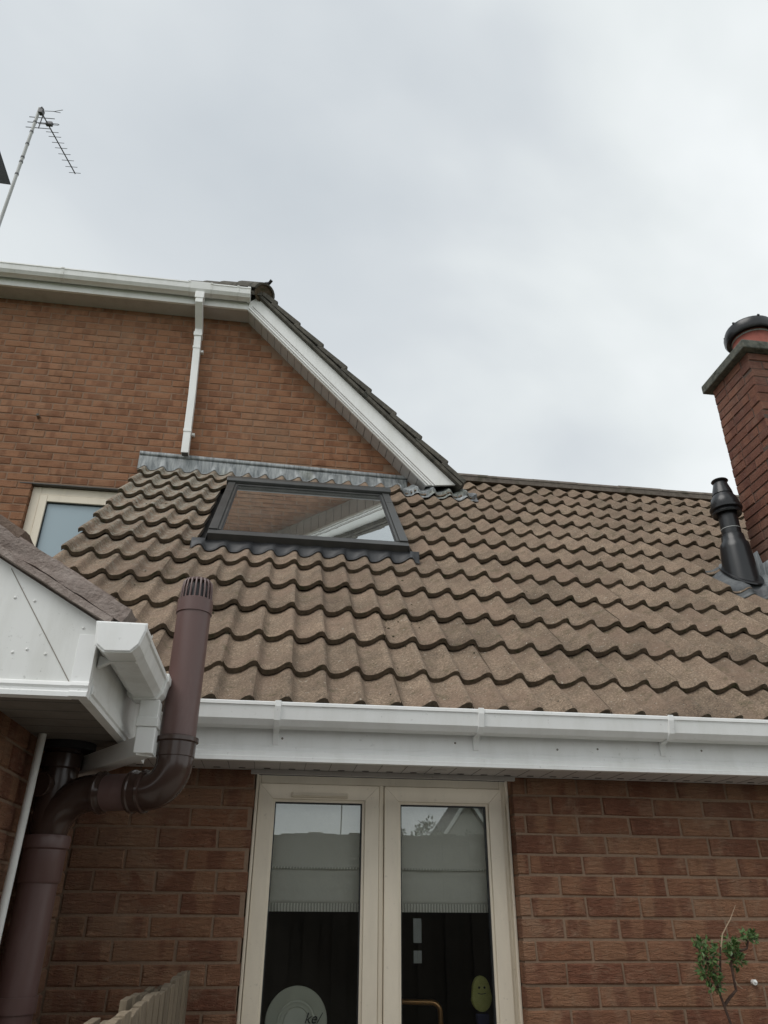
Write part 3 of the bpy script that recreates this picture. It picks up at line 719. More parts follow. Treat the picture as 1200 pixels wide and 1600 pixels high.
mb.add([(x0, y0, CZ1), (x1, y0, CZ1), (x1, y1, CZ1), (x0, y1, CZ1), (x0, y0, CZ1+.075), (x1, y0, CZ1+.075), (x1, y1, CZ1+.075), (x0, y1, CZ1+.075),
        (x0+.12, y0+.12, CZ1+.105), (x1-.12, y0+.12, CZ1+.105), (x1-.12, y1-.12, CZ1+.105), (x0+.12, y1-.12, CZ1+.105)],
       [(0, 3, 2, 1), (0, 1, 5, 4), (1, 2, 6, 5), (2, 3, 7, 6), (3, 0, 4, 7), (4, 5, 9, 8), (5, 6, 10, 9), (6, 7, 11, 10), (7, 4, 8, 11), (8, 9, 10, 11)])
obj('coping', mb, M['coping'], CH, False, .008)
pc = (3.592, 1.06, CZ1+.10)
pot = obj('chimney_pot', MB().lathe([(.170, 0), (.166, .02), (.156, .05), (.149, .26), (.162, .27), (.166, .30), (.155, .31)], pc, seg=32), M['terracotta'], CH, True)
cowl = obj('cowl', MB().lathe([(.16, .262), (.192, .25), (.204, .272), (.204, .305), (.188, .313), (.190, .345), (.182, .36), (.10, .385), (.02, .392)], pc, seg=32), M['black'], CH, True)
for a in range(0, 360, 60):
    ca, sa = cos(radians(a+20)), sin(radians(a+20))
    obj('lug', MB().box(-.008, .008, -.006, .006, 0, .013, tf=lambda x, y, z: (pc[0]+ca*.186+x, pc[1]+sa*.186+y, pc[2]+.352+z)), M['black'], cowl)
obj('clamp_band', MB().lathe([(.151, .236), (.154, .236), (.154, .250), (.151, .250)], pc, seg=32, cap=False), M['mast'], pot)
# stepped lead along the chimney foot
mb = MB(); ny = 26
for xo, y0_, y1_ in ((0, .72, 1.33),):
    vs = []
    for j in range(ny+1):
        y = y0_ + (y1_-y0_)*j/ny; s = (y-CR0.y)/cos(TH); z = CR0.z + (y-CR0.y)*tan(TH)
        stepz = math.ceil((z+.05)/.11)*.11
        wob = .008*sin(j*1.7)
        vs += [(CX0-.007, y, stepz+.02), (CX0-.009, y, z+.01), RF(CX0-.07, s, tile_n(CX0-.07, s)+.010), RF(CX0-.135+wob, s, tile_n(CX0-.135, s)+.008)]
    mb.add(vs, [(j*4+i, j*4+i+1, (j+1)*4+i+1, (j+1)*4+i) for j in range(ny) for i in range(3)])
o = obj('chimney_flashing', mb, M['lead'], CH, True); sm = o.modifiers.new('thick', 'SOLIDIFY'); sm.thickness = .003
mb = MB(); nx = 40; vs = []
for j, s in enumerate((.93, 1.05, 1.18, 1.30)):
    for i in range(nx+1):
        x = CX0-.10+.75*i/nx; vs.append(RF(x, s, tile_n(x, s)+.008))
mb.add(vs, [(j*(nx+1)+i, j*(nx+1)+i+1, (j+1)*(nx+1)+i+1, (j+1)*(nx+1)+i) for j in range(3) for i in range(nx)]); obj('front_apron', mb, M['lead'], CH, True)

# ================================================================== FLUE
FXY = Vector((3.108, 1.195, 0)); zf = CR0.z + (FXY.y-CR0.y)*tan(TH)
FL = thing('flue_terminal', (FXY.x, FXY.y, zf), 'black metal boiler flue with conical cap standing on the tiles beside the chimney', 'flue')
def flz(z): return (FXY.x, FXY.y, z)
seg = 32; mb = MB(); vs = []
rr, rt_ = .108, .10
for i in range(seg):
    a = 2*pi*i/seg; x, y = FXY.x+rr*cos(a), FXY.y+rr*sin(a)*1.12; vs.append((x, y, CR0.z+(y-CR0.y)*tan(TH)+.0))
for zz, r_ in ((3.84, .101), (3.88, .097), (3.905, .080), (3.95, .076), (3.955, .070)):
    vs += [(FXY.x+r_*cos(2*pi*i/seg), FXY.y+r_*sin(2*pi*i/seg), zz) for i in range(seg)]
mb.add(vs, [(j*seg+i, j*seg+(i+1) % seg, (j+1)*seg+(i+1) % seg, (j+1)*seg+i) for j in range(5) for i in range(seg)])
obj('base_cone', mb, M['black'], FL, True)
mb = MB(); vs = []
for k, (r_, dz) in enumerate(((.106, .004), (.126, .004), (.126, .016), (.108, .018))):
    for i in range(seg):
        a = 2*pi*i/seg; x, y = FXY.x+r_*cos(a), FXY.y+r_*sin(a)*1.1; vs.append((x, y, CR0.z+(y-CR0.y)*tan(TH)+dz))
mb.add(vs, [(j*seg+i, j*seg+(i+1) % seg, (j+1)*seg+(i+1) % seg, (j+1)*seg+i) for j in range(3) for i in range(seg)]); obj('base_ring', mb, M['black'], FL, True)
obj('pipe', MB().lathe([(.066, 3.93), (.066, 4.20)], flz(0), seg=28), M['black'], FL, True)
obj('joint_band', MB().lathe([(.0665, 4.0), (.0675, 4.0), (.0675, 4.004), (.0665, 4.004)], flz(0), seg=28, cap=False), M['mast'], FL, True)
obj('skirt', MB().lathe([(.07, 4.135), (.098, 4.118), (.102, 4.13), (.092, 4.15), (.110, 4.158), (.112, 4.172), (.096, 4.18), (.100, 4.205), (.088, 4.25), (.066, 4.285), (.062, 4.30)], flz(0), seg=32), M['black'], FL, True)
obj('cone', MB().lathe([(.072, 4.285), (.068, 4.31), (.050, 4.375), (.044, 4.388)], flz(0), seg=28), M['black'], FL, True)
obj('cap', MB().lathe([(.040, 4.388), (.056, 4.394), (.060, 4.400), (.056, 4.406), (.010, 4.409)], flz(0), seg=28), M['black'], FL, True)
mb = MB(); nx, ny = 30, 12; vs = []
for j in range(ny+1):
    for i in range(nx+1):
        x = FXY.x-.20+.38*i/nx; s = (FXY.y-CR0.y)/cos(TH)-.30+.44*j/ny
        k = max(0, 1-(hypot((x-FXY.x)/.17, (s-(FXY.y-CR0.y)/cos(TH))/.20))**3)
        vs.append(RF(x, s, (tile_n(x, s)+.010)*(1-k) + .004*k))
mb.add(vs, [(j*(nx+1)+i, j*(nx+1)+i+1, (j+1)*(nx+1)+i+1, (j+1)*(nx+1)+i) for j in range(ny) for i in range(nx)])
o = obj('base_plate', mb, M['lead_dk'], FL, True); sm = o.modifiers.new('thick', 'SOLIDIFY'); sm.thickness = .003

# ================================================================== MAIN HOUSE (gable wall behind)
MH = thing('main_house', (-2.5, 5.5, 0), 'two storey orange-brown brick house with half-hipped gable and white bargeboard', 'house')
WY = 2.72; ZS = 6.825
def bz(x): return 6.866 - 1.035*(x+.628)        # wall line below the barge soffit
W2X0, W2X1, W2Z0, W2Z1 = -2.235, -1.16, 3.55, 4.79
mb = MB()
poly = [(-5.2, 0), (W2X0-.004, 0), (W2X0-.004, ZS+.03), (-5.2, ZS+.03)]
f2 = lambda p, t_: (p[0], t_, p[1])
mb.prism(poly, f2, WY+.0035, WY+.25)
mb.prism([(W2X0-.004, W2Z1+.004), (W2X1+.004, W2Z1+.004), (W2X1+.004, ZS+.03), (W2X0-.004, ZS+.03)], f2, WY+.0035, WY+.25)
mb.prism([(W2X0-.004, 0), (W2X1+.004, 0), (W2X1+.004, W2Z0-.004), (W2X0-.004, W2Z0-.004)], f2, WY+.0035, WY+.25)
mb.prism([(W2X1+.004, 0), (1.3, 0), (1.3, bz(1.3)), (-.62, ZS+.03), (W2X1+.004, ZS+.03)], f2, WY+.0035, WY+.25)
mb.box(1.06, 1.30, WY+.26, 9.5, 0, 5.0)
wall2 = obj('wall', mb, M['mortar_up'], MH)
bu = brick_meshes(M['brick_up'], 6, .1, 5)
def keep2(u, z, a, b):
    if z+.0325 > ZS+.03 or z-.03 > bz(b)+.03: return False
    if z < 3.0: return False
    if a > RX0+.05 and z < CR0.z + (WY-CR0.y)*tan(TH) - .12: return False     # behind the extension roof
    return True
its = courses(-4.2, 1.25, 3.0, ZS+.06, [(W2X0, W2X1, W2Z0, W2Z1)], .02, keep2, .012)
lay_bricks(wall2, bu, its, lambda u, z: (u, WY, z), 0)
obj('pipe_stub', MB().tube([(-2.325, WY+.02, 5.475), (-2.320, WY-.05, 5.467)], [.018, .016], 10).tube([(-2.321, WY-.0505, 5.467), (-2.321, WY-.052, 5.467)], .011, 10, 1), [M['mortar_up'], M['seam']], MH)
# fascia, soffit, gutter of the half hip
HY = 2.535
prof = [(HY, 7.02), (HY, 6.872), (HY-.004, 6.868), (HY-.004, 6.848), (HY-.010, 6.843), (HY-.010, 6.806), (HY+.014, 6.806), (HY+.014, 7.02)]
mb = MB(); mb.prism(prof, lambda p, t_: (t_, p[0], p[1]), -5.2, -.585); obj('fascia_board', mb, M['white'], MH)
obj('soffit', MB().box(-5.2, -.578, HY+.016, WY-.002, 6.808, 6.819), M['soffit'], MH)
GU = [(2.405, 6.985), (2.405, 6.972), (2.411, 6.968), (2.418, 6.915), (2.440, 6.885), (2.500, 6.883), (2.520, 6.90), (2.526, 6.985)]
GUi = [(p[0]+(.004 if p[0] < 2.45 else -.004), p[1]+.004) for p in GU]
mb = MB(); mb.prism(GU+GUi[::-1], lambda p, t_: (t_, p[0], p[1]), -5.2, -.575)
g2 = obj('gutter', mb, M['white'], MH)
obj('end_cap', MB().prism([(2.400, 6.99)] + [(p[0]+(-.005 if p[0] < 2.45 else .004), p[1]-.004) for p in GU[1:]] + [(2.530, 6.99)], lambda p, t_: (t_, p[0], p[1]), -.598, -.568), M['white'], g2, False, .002)
for a, b in ((-2.36, -2.33), (-1.165, -1.145), (-.955, -.935), (-.70, -.68), (-3.3, -3.27)):
    mb = MB(); op = [(p[0]+(-.005 if p[0] < 2.45 else 0), p[1]-(.005 if p[1] < 6.95 else -.004)) for p in GU]
    mb.prism(op + [(p[0], p[1]+.006) for p in GUi[::-1]], lambda p, t_: (t_, p[0], p[1]), a, b); obj('bracket', mb, M['white_old'], g2)
obj('outlet', MB().prism([(2.401, 6.988), (2.407, 6.95), (2.414, 6.91), (2.436, 6.880), (2.50, 6.878), (2.515, 6.90), (2.51, 6.988)], lambda p, t_: (t_, p[0], p[1]), -1.145, -.955).box(-1.09, -1.005, 2.415, 2.495, 6.80, 6.879), M['white'], g2, False, .002)
# bargeboard
BY = 2.52
def bu_(x): return 6.450 - 1.021*x          # upper edge of the board
mb = MB(); mb.prism([(-.505, bu_(-.505)), (1.435, bu_(1.435)), (1.165, 4.955), (-.585, 6.800), (-.578, 6.90)], f2, BY, BY+.022)
barge = obj('bargeboard', mb, M['white'], MH)
for k_, (o1, o2, pr) in enumerate(((.012, .034, .010), (.036, .058, .005))):
    mb = MB(); d_ = Vector((1.165+.585, 4.955-6.80)).normalized(); nn = Vector((-d_.y, d_.x))
    A, B = Vector((-.585, 6.80)), Vector((1.165, 4.955))
    P_ = [A+nn*o1, B+nn*o1+d_*o1*.9, B+nn*o2+d_*o2*.9, A+nn*o2]
    mb.prism([tuple(q) for q in P_], f2, BY-pr, BY+.001*k_-.0005); obj('bead', mb, M['white'], barge)
for o1 in (.0125, .0355, .0585):
    P_ = [A+nn*o1, B+nn*o1+d_*o1*.9, B+nn*(o1+.0035)+d_*o1*.9, A+nn*(o1+.0035)]
    obj('groove_shade_strip', MB().prism([tuple(q) for q in P_], f2, BY-.0125, BY-.0045), M['soffit'], barge)  # thin grey strips painting in the shade lines along the beads
# barge soffit in short boards
A, B = Vector((-.585, 6.806)), Vector((1.165, 4.961)); Ln = (B-A).length; d_ = (B-A).normalized(); nn = Vector((-d_.y, d_.x)); nb = int(Ln/.098)
so = obj('barge_soffit', MB().prism([tuple(A+nn*.012), tuple(B+nn*.012), tuple(B+nn*.02), tuple(A+nn*.02)], f2, BY+.024, WY+.004), M['seam'], MH)
for i in range(nb):
    p, q = A+d_*(Ln*i/nb+.0035), A+d_*(Ln*(i+1)/nb-.0035)
    obj('board', MB().prism([tuple(p+nn*.002), tuple(q+nn*.002), tuple(q+nn*.0118), tuple(p+nn*.0118)], f2, BY+.0245, WY+.003), M['soffit'], so)
# verge tiles
sl = atan2(1.021, 1); dv = Vector((cos(sl), -sin(sl))); nv = Vector((sin(sl), cos(sl)))
V0 = Vector((-.50, bu_(-.50)))
mb = MB(); Ltot = (1.47+.50)/cos(sl)
mb.prism([tuple(V0+nv*.003), tuple(V0+dv*Ltot+nv*.003), tuple(V0+dv*Ltot+nv*.030), tuple(V0+nv*.030)], f2, BY-.045, BY+.30); obj('verge_mortar', mb, M['tile_verge'], MH)
i = 0; q0 = .19
while q0 + .34*i < Ltot-.02:
    a = q0 + .34*i - .34; b = min(q0 + .34*i, Ltot); a = max(a, .02)
    jy = random.uniform(-.006, .006)
    pr = [tuple(V0+dv*(a-.03)+nv*.032), tuple(V0+dv*b+nv*.052), tuple(V0+dv*(b+.002)+nv*.100), tuple(V0+dv*(b-.01)+nv*.104), tuple(V0+dv*(a-.03)+nv*.074)]
    mb = MB(); mb.prism(pr, f2, BY-.052+jy, BY+.28); obj('verge_tile', mb, M['tile_verge'], MH, False, .004); i += 1
b = Ltot
mb = MB(); a = q0+.34*(i-1)
mb.prism([tuple(V0+dv*(a-.03)+nv*.032), tuple(V0+dv*b+nv*.040), tuple(V0+dv*b+nv*.082), tuple(V0+dv*(a-.03)+nv*.074)], f2, BY-.050, BY+.28); obj('verge_tile', mb, M['tile_verge'], MH, False, .004)
# roof planes
def zr(x): return bu_(x) + .055/cos(sl)
xr = -2.62; zrid = zr(xr); ph = radians(41.5); ze = 7.0; yc = BY-.06 + (zrid-ze)/tan(ph)
xb_ = (6.450+.055/cos(sl)-ze)/1.021
P1 = [(1.47, BY+.25, zr(1.47)), (1.47, 9.6, zr(1.47)), (xr, 9.6, zrid), (xr, yc, zrid), (xb_, BY+.0, ze+.02), (xb_+.05, BY+.25, zr(xb_+.05))]
xl_ = 2*xr - xb_
P2 = [(xb_, BY-.06, ze), (xr, yc, zrid), (xl_, BY-.06, ze)]
P3 = [(2*xr-p[0], p[1], p[2]) for p in P1][::-1]
mb = MB()
for Pq in (P1, P2, P3):
    n = len(Pq); Q = [Vector(p)-Vector((0, 0, .05)) for p in Pq]
    mb.add([Vector(p) for p in Pq]+Q, [tuple(range(n)), tuple(range(n, 2*n))[::-1]] + [(i, n+i, n+(i+1) % n, (i+1) % n) for i in range(n)])
rf2 = obj('roof', mb, M['tile_verge'], MH)
# hip tiles with the rounded end over the corner
hs = Vector((xb_+.035, BY-.055, ze+.012)); hd = (Vector((xr, yc, zrid))-hs).normalized()
for i in range(6):
    a = hs + hd*(.40*i); bq = hs + hd*(.40*i+.43); side = hd.cross(Vector((0, 0, 1))).normalized(); upv = side.cross(hd).normalized()
    mb = MB(); pr = [(cos(pi*k/10), sin(pi*k/10)) for k in range(11)]
    R_ = .125 - (.006 if i else 0)
    vs = [p + side*c_*R_ + upv*(s_*R_*.85-.03+.015*(p == bq)) for p in (a, bq) for c_, s_ in pr] + [p + side*c_*R_*.82 + upv*(s_*R_*.70-.03) for p in (a, bq) for c_, s_ in pr]
    fs = [(k, k+1, 12+k, 11+k) for k in range(10)] + [(22+k, 33+k, 34+k, 23+k) for k in range(10)] + [(k, 22+k, 23+k, k+1) for k in range(10)] + [(11+k, 12+k, 34+k, 33+k) for k in range(10)]
    mb.add(vs, fs); obj('hip_tile', mb, M['tile_verge'], rf2, True)
mb = MB(); mb.lathe([(.10, 0), (.10, .02), (.02, .028)], hs + hd*.012 - upv*.02, hd, 16); obj('hip_mortar', mb, M['tile_edge'], rf2)
hk = hs - hd*.02 + upv*.075 + side*.0
obj('hip_iron', MB().tube([hk+hd*.1+upv*.01, hk+hd*.03+upv*.015, hk+hd*.01+upv*.05], .017, 8), M['black'], rf2, True)
# side window of the main house
fw2 = obj('window', MB().box(W2X0+.002, W2X0+.075, WY+.045, WY+.11, W2Z0, W2Z1-.002).box(W2X1-.075, W2X1-.002, WY+.045, WY+.11, W2Z0, W2Z1-.002).box(W2X0+.075, W2X1-.075, WY+.045, WY+.11, W2Z1-.075, W2Z1-.002).box(W2X0+.075, W2X1-.075, WY+.045, WY+.11, W2Z0, W2Z0+.075), M['cream'], MH, False, .004)
obj('sash', MB().box(W2X0+.078, W2X0+.140, WY+.035, WY+.10, W2Z0+.078, W2Z1-.078).box(W2X1-.140, W2X1-.078, WY+.035, WY+.10, W2Z0+.078, W2Z1-.078).box(W2X0+.1405, W2X1-.1405, WY+.035, WY+.10, W2Z1-.140, W2Z1-.078).box(W2X0+.1405, W2X1-.1405, WY+.035, WY+.10, W2Z0+.078, W2Z0+.14), M['cream'], fw2, False, .004)
obj('gasket', MB().box(W2X0+.1402, W2X0+.146, WY+.05, WY+.09, W2Z0+.14, W2Z1-.14).box(W2X0+.146, W2X1-.14, WY+.05, WY+.09, W2Z1-.146, W2Z1-.1402), M['blackplastic'], fw2)
obj('pane', MB().box(W2X0+.138, W2X1-.138, WY+.065, WY+.072, W2Z0+.138, W2Z1-.138), M['frosted'], fw2)
obj('lintel', MB().box(W2X0-.1, W2X1+.1, WY-.006, WY+.04, W2Z1+.0005, W2Z1+.010), M['seam'], fw2)

# upper downpipe
DX = -1.045
DP = thing('downpipe', (DX, WY, 5.1), 'white square downpipe on the upper orange brick wall ending above the tiles', 'downpipe')
obj('neck', MB().rect_tube([(DX, 2.455, 6.84), (DX, 2.455, 6.765), (DX+.004, 2.655, 6.60), (DX+.004, 2.655, 6.54)], .070, .070, (1, 0, 0)), M['white'], DP, False, .003)
obj('collar', MB().box(DX-.036, DX+.044, 2.613, 2.697, 6.50, 6.545), M['white'], DP, False, .003)
obj('pipe', MB().rect_tube([(DX+.004, 2.655, 6.52), (DX+.035, 2.655, 5.80), (DX+.050, 2.655, 5.165)], .065, .065, (1, 0, 0)), M['white'], DP, False, .003)
for zq, xo in ((6.36, .010), (5.40, .045)):
    cl = obj('clip', MB().box(DX+xo-.036, DX+xo+.036, 2.618, 2.692, zq-.014, zq+.014).box(DX+xo+.036, DX+xo+.060, 2.68, 2.718, zq-.012, zq+.012), M['white'], DP, False, .002)
obj('open_end', MB().box(DX+.022, DX+.078, 2.627, 2.683, 5.162, 5.1645), M['seam'], DP)

# ================================================================== SIDE WING (left, near)
WG = thing('side_wing', (-.735, -1.07, 0), 'near brick wing at left with white boxed eaves and flaking mauve verge', 'house')
WGX, WGY = -.735, -1.07
mb = MB(); mb.box(-2.6, WGX-.006, WGY+.006, -.02, 0, 2.062)
ww = obj('wall', mb, M['mortar_low'], WG)
its = courses(WGY+.10, -.02, .6, 2.06, [], .01, None, -.02)
lay_bricks(ww, bl, its, lambda u, z: (WGX, u, z), pi/2)
its = courses(-1.8, WGX, .6, 2.06, [], -.02, None, -.02)
lay_bricks(ww, bl, its, lambda u, z: (u, WGY, z), 0)
# boxed gable end
FYW = -1.295; PIT = atan2(.187, .324)
def wz(x): return 2.220 - (x+.428)*tan(PIT)
mb = MB(); mb.prism([(-.4705, 2.083), (-.4705, wz(-.4705)-.006), (-2.4, wz(-2.4)-.006), (-2.4, 2.083)], f2, FYW, FYW+.02)
gb = obj('gable_board', mb, M['white_old'], WG)
mb = MB(); p, q = Vector((-.715, 2.372)), Vector((-.515, 2.084)); d_ = (q-p).normalized(); nn = Vector((-d_.y, d_.x))*.0011
mb.prism([tuple(p-nn), tuple(q-nn), tuple(q+nn), tuple(p+nn)], f2, FYW-.0012, FYW+.001); obj('joint', mb, M['cream_dk'], gb)
for xq, zq in ((-.688, 2.293), (-.639, 2.287), (-.662, 2.151), (-.584, 2.150), (-.507, 2.222), (-.500, 2.096), (-.63, 2.16)):
    obj('nail_head', MB().lathe([(.0042, 0), (.003, .002), (.001, .003)], (xq, FYW, zq), (0, -1, 0), 8), M['white_old'], gb, True)
obj('corner_trim', MB().box(-.512, -.467, FYW-.003, FYW+.018, 2.084, 2.205), M['white'], gb, False, .001)
mb = MB(); prof = [(FYW-.002, 2.084), (FYW-.010, 2.080), (FYW-.012, 2.072), (FYW-.008, 2.066), (FYW-.008, 2.060), (FYW-.014, 2.056), (FYW-.014, 2.045), (FYW+.02, 2.045), (FYW+.02, 2.084)]
mb.prism(prof, lambda p, t_: (t_, p[0], p[1]), -2.4, -.506); obj('lower_bead', mb, M['white'], WG)
mb = MB(); mb.prism([(p[0]-.003, p[1]+.0005) for p in prof], lambda p, t_: (t_, p[0], p[1]), -.507, -.4645); obj('bead_cap', mb, M['white'], WG)
# side fascia with its beads
mb = MB(); prof = [(-.470, 2.232), (-.470, 2.105), (-.466, 2.101), (-.466, 2.086), (-.460, 2.081), (-.460, 2.062), (-.464, 2.058), (-.464, 2.046), (-.490, 2.046), (-.490, 2.232)]
mb.prism(prof, lambda p, t_: (p[0], t_, p[1]), FYW+.021, -.335); obj('fascia_board', mb, M['white_old'], WG)
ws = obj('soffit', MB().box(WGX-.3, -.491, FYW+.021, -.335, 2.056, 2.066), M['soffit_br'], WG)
mb = MB(); yy = FYW+.1
while yy < -.4: mb.box(WGX+.0, -.492, yy, yy+.003, 2.0553, 2.0562); yy += .10
o = obj('board_joints', mb, M['seam'], ws); o['kind'] = 'stuff'
# wing roof slab, verge and a few verge tiles
dW = Vector((cos(PIT), -sin(PIT))); nW = Vector((sin(PIT), cos(PIT))); E0 = Vector((-.405, wz(-.405)))
mb = MB(); Lw = 2.6
mb.prism([tuple(E0+nW*.01), tuple(E0-dW*Lw+nW*.01), tuple(E0-dW*Lw+nW*.058), tuple(E0+nW*.040)], f2, FYW+.05, -.345); obj('roof', mb, M['wing_tile'], WG)
def lumpy(name, s0, s1, n0, n1, y0, y1, mat, amp, seedv, parent, ns=60, nn_=5, ny=4):
    mb = MB(); vs = []; idx = {}
    def P(i, j, k_):
        s = s0+(s1-s0)*i/ns; n = n0+(n1-n0)*j/nn_; y = y0+(y1-y0)*k_/ny
        a = noise.noise_vector((s*9+seedv, n*22, y*22))*amp + noise.noise_vector((s*40+seedv, n*55, y*50))*amp*.45
        q = E0 + dW*(s+a.x) + nW*(n+a.z); return Vector((q.x, y+a.y, q.y))
    def grid(fn, na, nb_):
        o_ = len(mb.v); mb.v += [fn(a, b_) for b_ in range(nb_+1) for a in range(na+1)]
        for b_ in range(nb_):
            for a in range(na): mb.f.append((o_+b_*(na+1)+a, o_+b_*(na+1)+a+1, o_+(b_+1)*(na+1)+a+1, o_+(b_+1)*(na+1)+a)); mb.m.append(0)
    grid(lambda a, b_: P(a, b_, 0), ns, nn_); grid(lambda a, b_: P(a, b_, ny), ns, nn_); grid(lambda a, b_: P(a, 0, b_), ns, ny); grid(lambda a, b_: P(a, nn_, b_), ns, ny)
    grid(lambda a, b_: P(0, a, b_), nn_, ny); grid(lambda a, b_: P(ns, a, b_), nn_, ny)
    return obj(name, mb, mat, parent, True)
lumpy('undercloak', -2.4, -.040, .000, .017, FYW-.030, FYW+.06, M['verge_paint'], .0025, 1.0, WG, 110, 3, 4)
lumpy('verge_mortar', -2.4, -.022, .021, .062, FYW-.022, FYW+.06, M['verge_paint'], .007, 7.0, WG, 140, 6, 5)
for k_ in range(6):
    b_ = -.080 - .315*k_; a_ = b_ - .36
    lumpy('verge_tile', a_, b_ - .0, .058 if k_ == 0 else .060, .068 if k_ == 0 else .090, FYW-.004, FYW+.26, M['verge_paint'] if k_ < 1 else M['wing_tile'], .006, 20+k_*3, WG, 26, 3, 8)
# wing gutter
def gw(p, t_): return (p[0], t_, p[1])
GW = [(-.348, 2.226), (-.348, 2.214), (-.353, 2.210), (-.360, 2.176), (-.376, 2.158), (-.436, 2.156), (-.456, 2.170), (-.463, 2.226)]
GWi = [(p[0]+(-.004 if p[0] > -.40 else .004), p[1]+.004) for p in GW]
mb = MB(); mb.prism(GW+GWi[::-1], gw, FYW-.030, -.86)
gwo = obj('gutter', mb, M['white_old'], WG)
cap = [(-.343, 2.230), (-.343, 2.210), (-.355, 2.172), (-.374, 2.152), (-.438, 2.150), (-.462, 2.168), (-.469, 2.230)]
obj('end_cap', MB().prism(cap, gw, FYW-.040, FYW-.033).prism([(-.35+(p[0]+.35)*.93-.003, 2.19+(p[1]-2.19)*.92) for p in cap], gw, FYW-.044, FYW-.0402), M['white'], gwo, False, .002)
obj('end_sleeve', MB().prism([(p[0]*1.0+(.004 if p[0] > -.4 else -.003), p[1]-.003) for p in GW]+GWi[::-1], gw, FYW-.0325, FYW+.055), M['white_old'], gwo, False, .002)
obj('bracket', MB().prism([(-.343, 2.229), (-.349, 2.206), (-.357, 2.172), (-.375, 2.152), (-.438, 2.150), (-.466, 2.135), (-.466, 2.165), (-.44, 2.16), (-.37, 2.164), (-.358, 2.18)], gw, FYW+.045, FYW+.062), M['white_old'], gwo, False, .0015)
ox = -.392
obj('outlet', MB().prism([(p[0]*1.0+(.007 if p[0] > -.4 else -.003), p[1]-.006) for p in GW]+[(-.46, 2.232), (-.342, 2.232)], gw, -.862, -.795).rect_tube([(ox+.004, -.827, 2.098), (ox+.004, -.827, 2.152)], .058, .058, (1, 0, 0)), M['white_old'], gwo, False, .003)

# wing downpipe (swan neck to the wall)
WD = thing('swan_neck_downpipe', (ox, -.83, 2.0), 'white square swan-neck pipe from the near gutter bending behind the brown soil pipe', 'downpipe')
obj('collar', MB().rect_tube([(ox+.004, -.827, 2.072), (ox+.004, -.827, 2.10)], .064, .064, (1, 0, 0)), M['white_old'], WD, False, .002)
obj('drop', MB().rect_tube([(ox+.004, -.827, 2.072), (ox+.004, -.827, 1.995)], .056, .056, (1, 0, 0)), M['white'], WD, False, .003)
obj('neck', MB().rect_tube([(ox+.006, -.835, 2.018), (-.648, -.505, 1.992)], .056, .054, (0, 0, 1)), M['white'], WD, False, .003)

# overflow pipe on the wing wall
OP = tag(obj('overflow_pipe', MB().tube([(-.700, -.775, 2.055), (-.704, -.78, 1.6), (-.708, -.785, .02)], .0115, 12), M['white_old'], None, True), 'thin white plastic pipe running down the left brick wall behind soil pipe', 'pipe')

# ================================================================== SOIL PIPE
SXY = Vector((-.668, -.62)); VXY = Vector((-.305, -.76)); RP = .055
SP = thing('soil_pipe', (SXY.x, SXY.y, 0), 'faded maroon soil stack with dark brown bends and caged vent top beside the white gutter', 'soil pipe')
obj('stack', MB().lathe([(RP, .0), (RP, 1.765)], (SXY.x, SXY.y, 0), seg=32), M['maroon'], SP, True)
obj('collar', MB().lathe([(RP+.002, 1.655), (RP+.006, 1.66), (RP+.006, 1.745), (RP+.012, 1.75), (RP+.014, 1.775), (RP+.010, 1.785), (RP-.004, 1.785)], (SXY.x, SXY.y, 0), seg=32), M['maroon'], SP, True)
obj('clip', MB().lathe([(RP+.001, 1.335), (RP+.005, 1.335), (RP+.005, 1.375), (RP+.001, 1.375)], (SXY.x, SXY.y, 0), seg=32, cap=False).box(SXY.x-.02, SXY.x+.02, SXY.y+RP, SXY.y+RP+.03, 1.34, 1.37), M['maroon'], SP, True)
# branch junction: straight run up to the soffit, with the swept arm
def arc(c, a, b, r, n=10):    # quarter bend from direction a to direction b, corner point c
    c, a, b = Vector(c), Vector(a).normalized(), Vector(b).normalized(); th_ = a.angle(b); d = r*tan(th_/2)
    st = c - a*d; ax = a.cross(b).normalized(); ctr = st + (ax.cross(a)).normalized()*r
    return [ctr + Matrix.Rotation(th_*i/n, 3, ax) @ (st-ctr) for i in range(n+1)]
hv = Vector((VXY.x-SXY.x, VXY.y-SXY.y, 0)).normalized()
ZH = 1.905
obj('junction', MB().lathe([(RP-.003, 1.785), (RP, 1.80), (RP, 1.975), (RP+.006, 1.98), (RP+.006, 2.02), (RP, 2.025), (RP, 2.056)], (SXY.x, SXY.y, 0), seg=32)
    .tube([Vector((SXY.x, SXY.y, 1.79))] + arc((SXY.x, SXY.y, ZH), (0, 0, 1), hv, .13, 10)[1:] + [Vector((SXY.x, SXY.y, ZH))+hv*.155], RP-.0005, 28), M['brownpvc'], SP, True)
obj('arm_collar', MB().lathe([(RP, .0), (RP+.007, .004), (RP+.008, .014), (RP+.002, .02), (RP, .03)], Vector((SXY.x, SXY.y, ZH))+hv*.148, hv, 28), M['brownpvc'], SP, True)
hl = hypot(VXY.x-SXY.x, VXY.y-SXY.y)
obj('cross_pipe', MB().lathe([(RP-.002, 0), (RP-.002, .115)], Vector((SXY.x, SXY.y, ZH))+hv*.16, hv, 28), M['maroon'], SP, True)
bend = arc((VXY.x, VXY.y, ZH), hv, (0, 0, 1), .078, 14)
obj('bend', MB().tube([Vector((SXY.x, SXY.y, ZH))+hv*(hl-.122)] + bend + [(VXY.x, VXY.y, ZH+.12)], RP+.0005, 32), M['brownpvc'], SP, True)
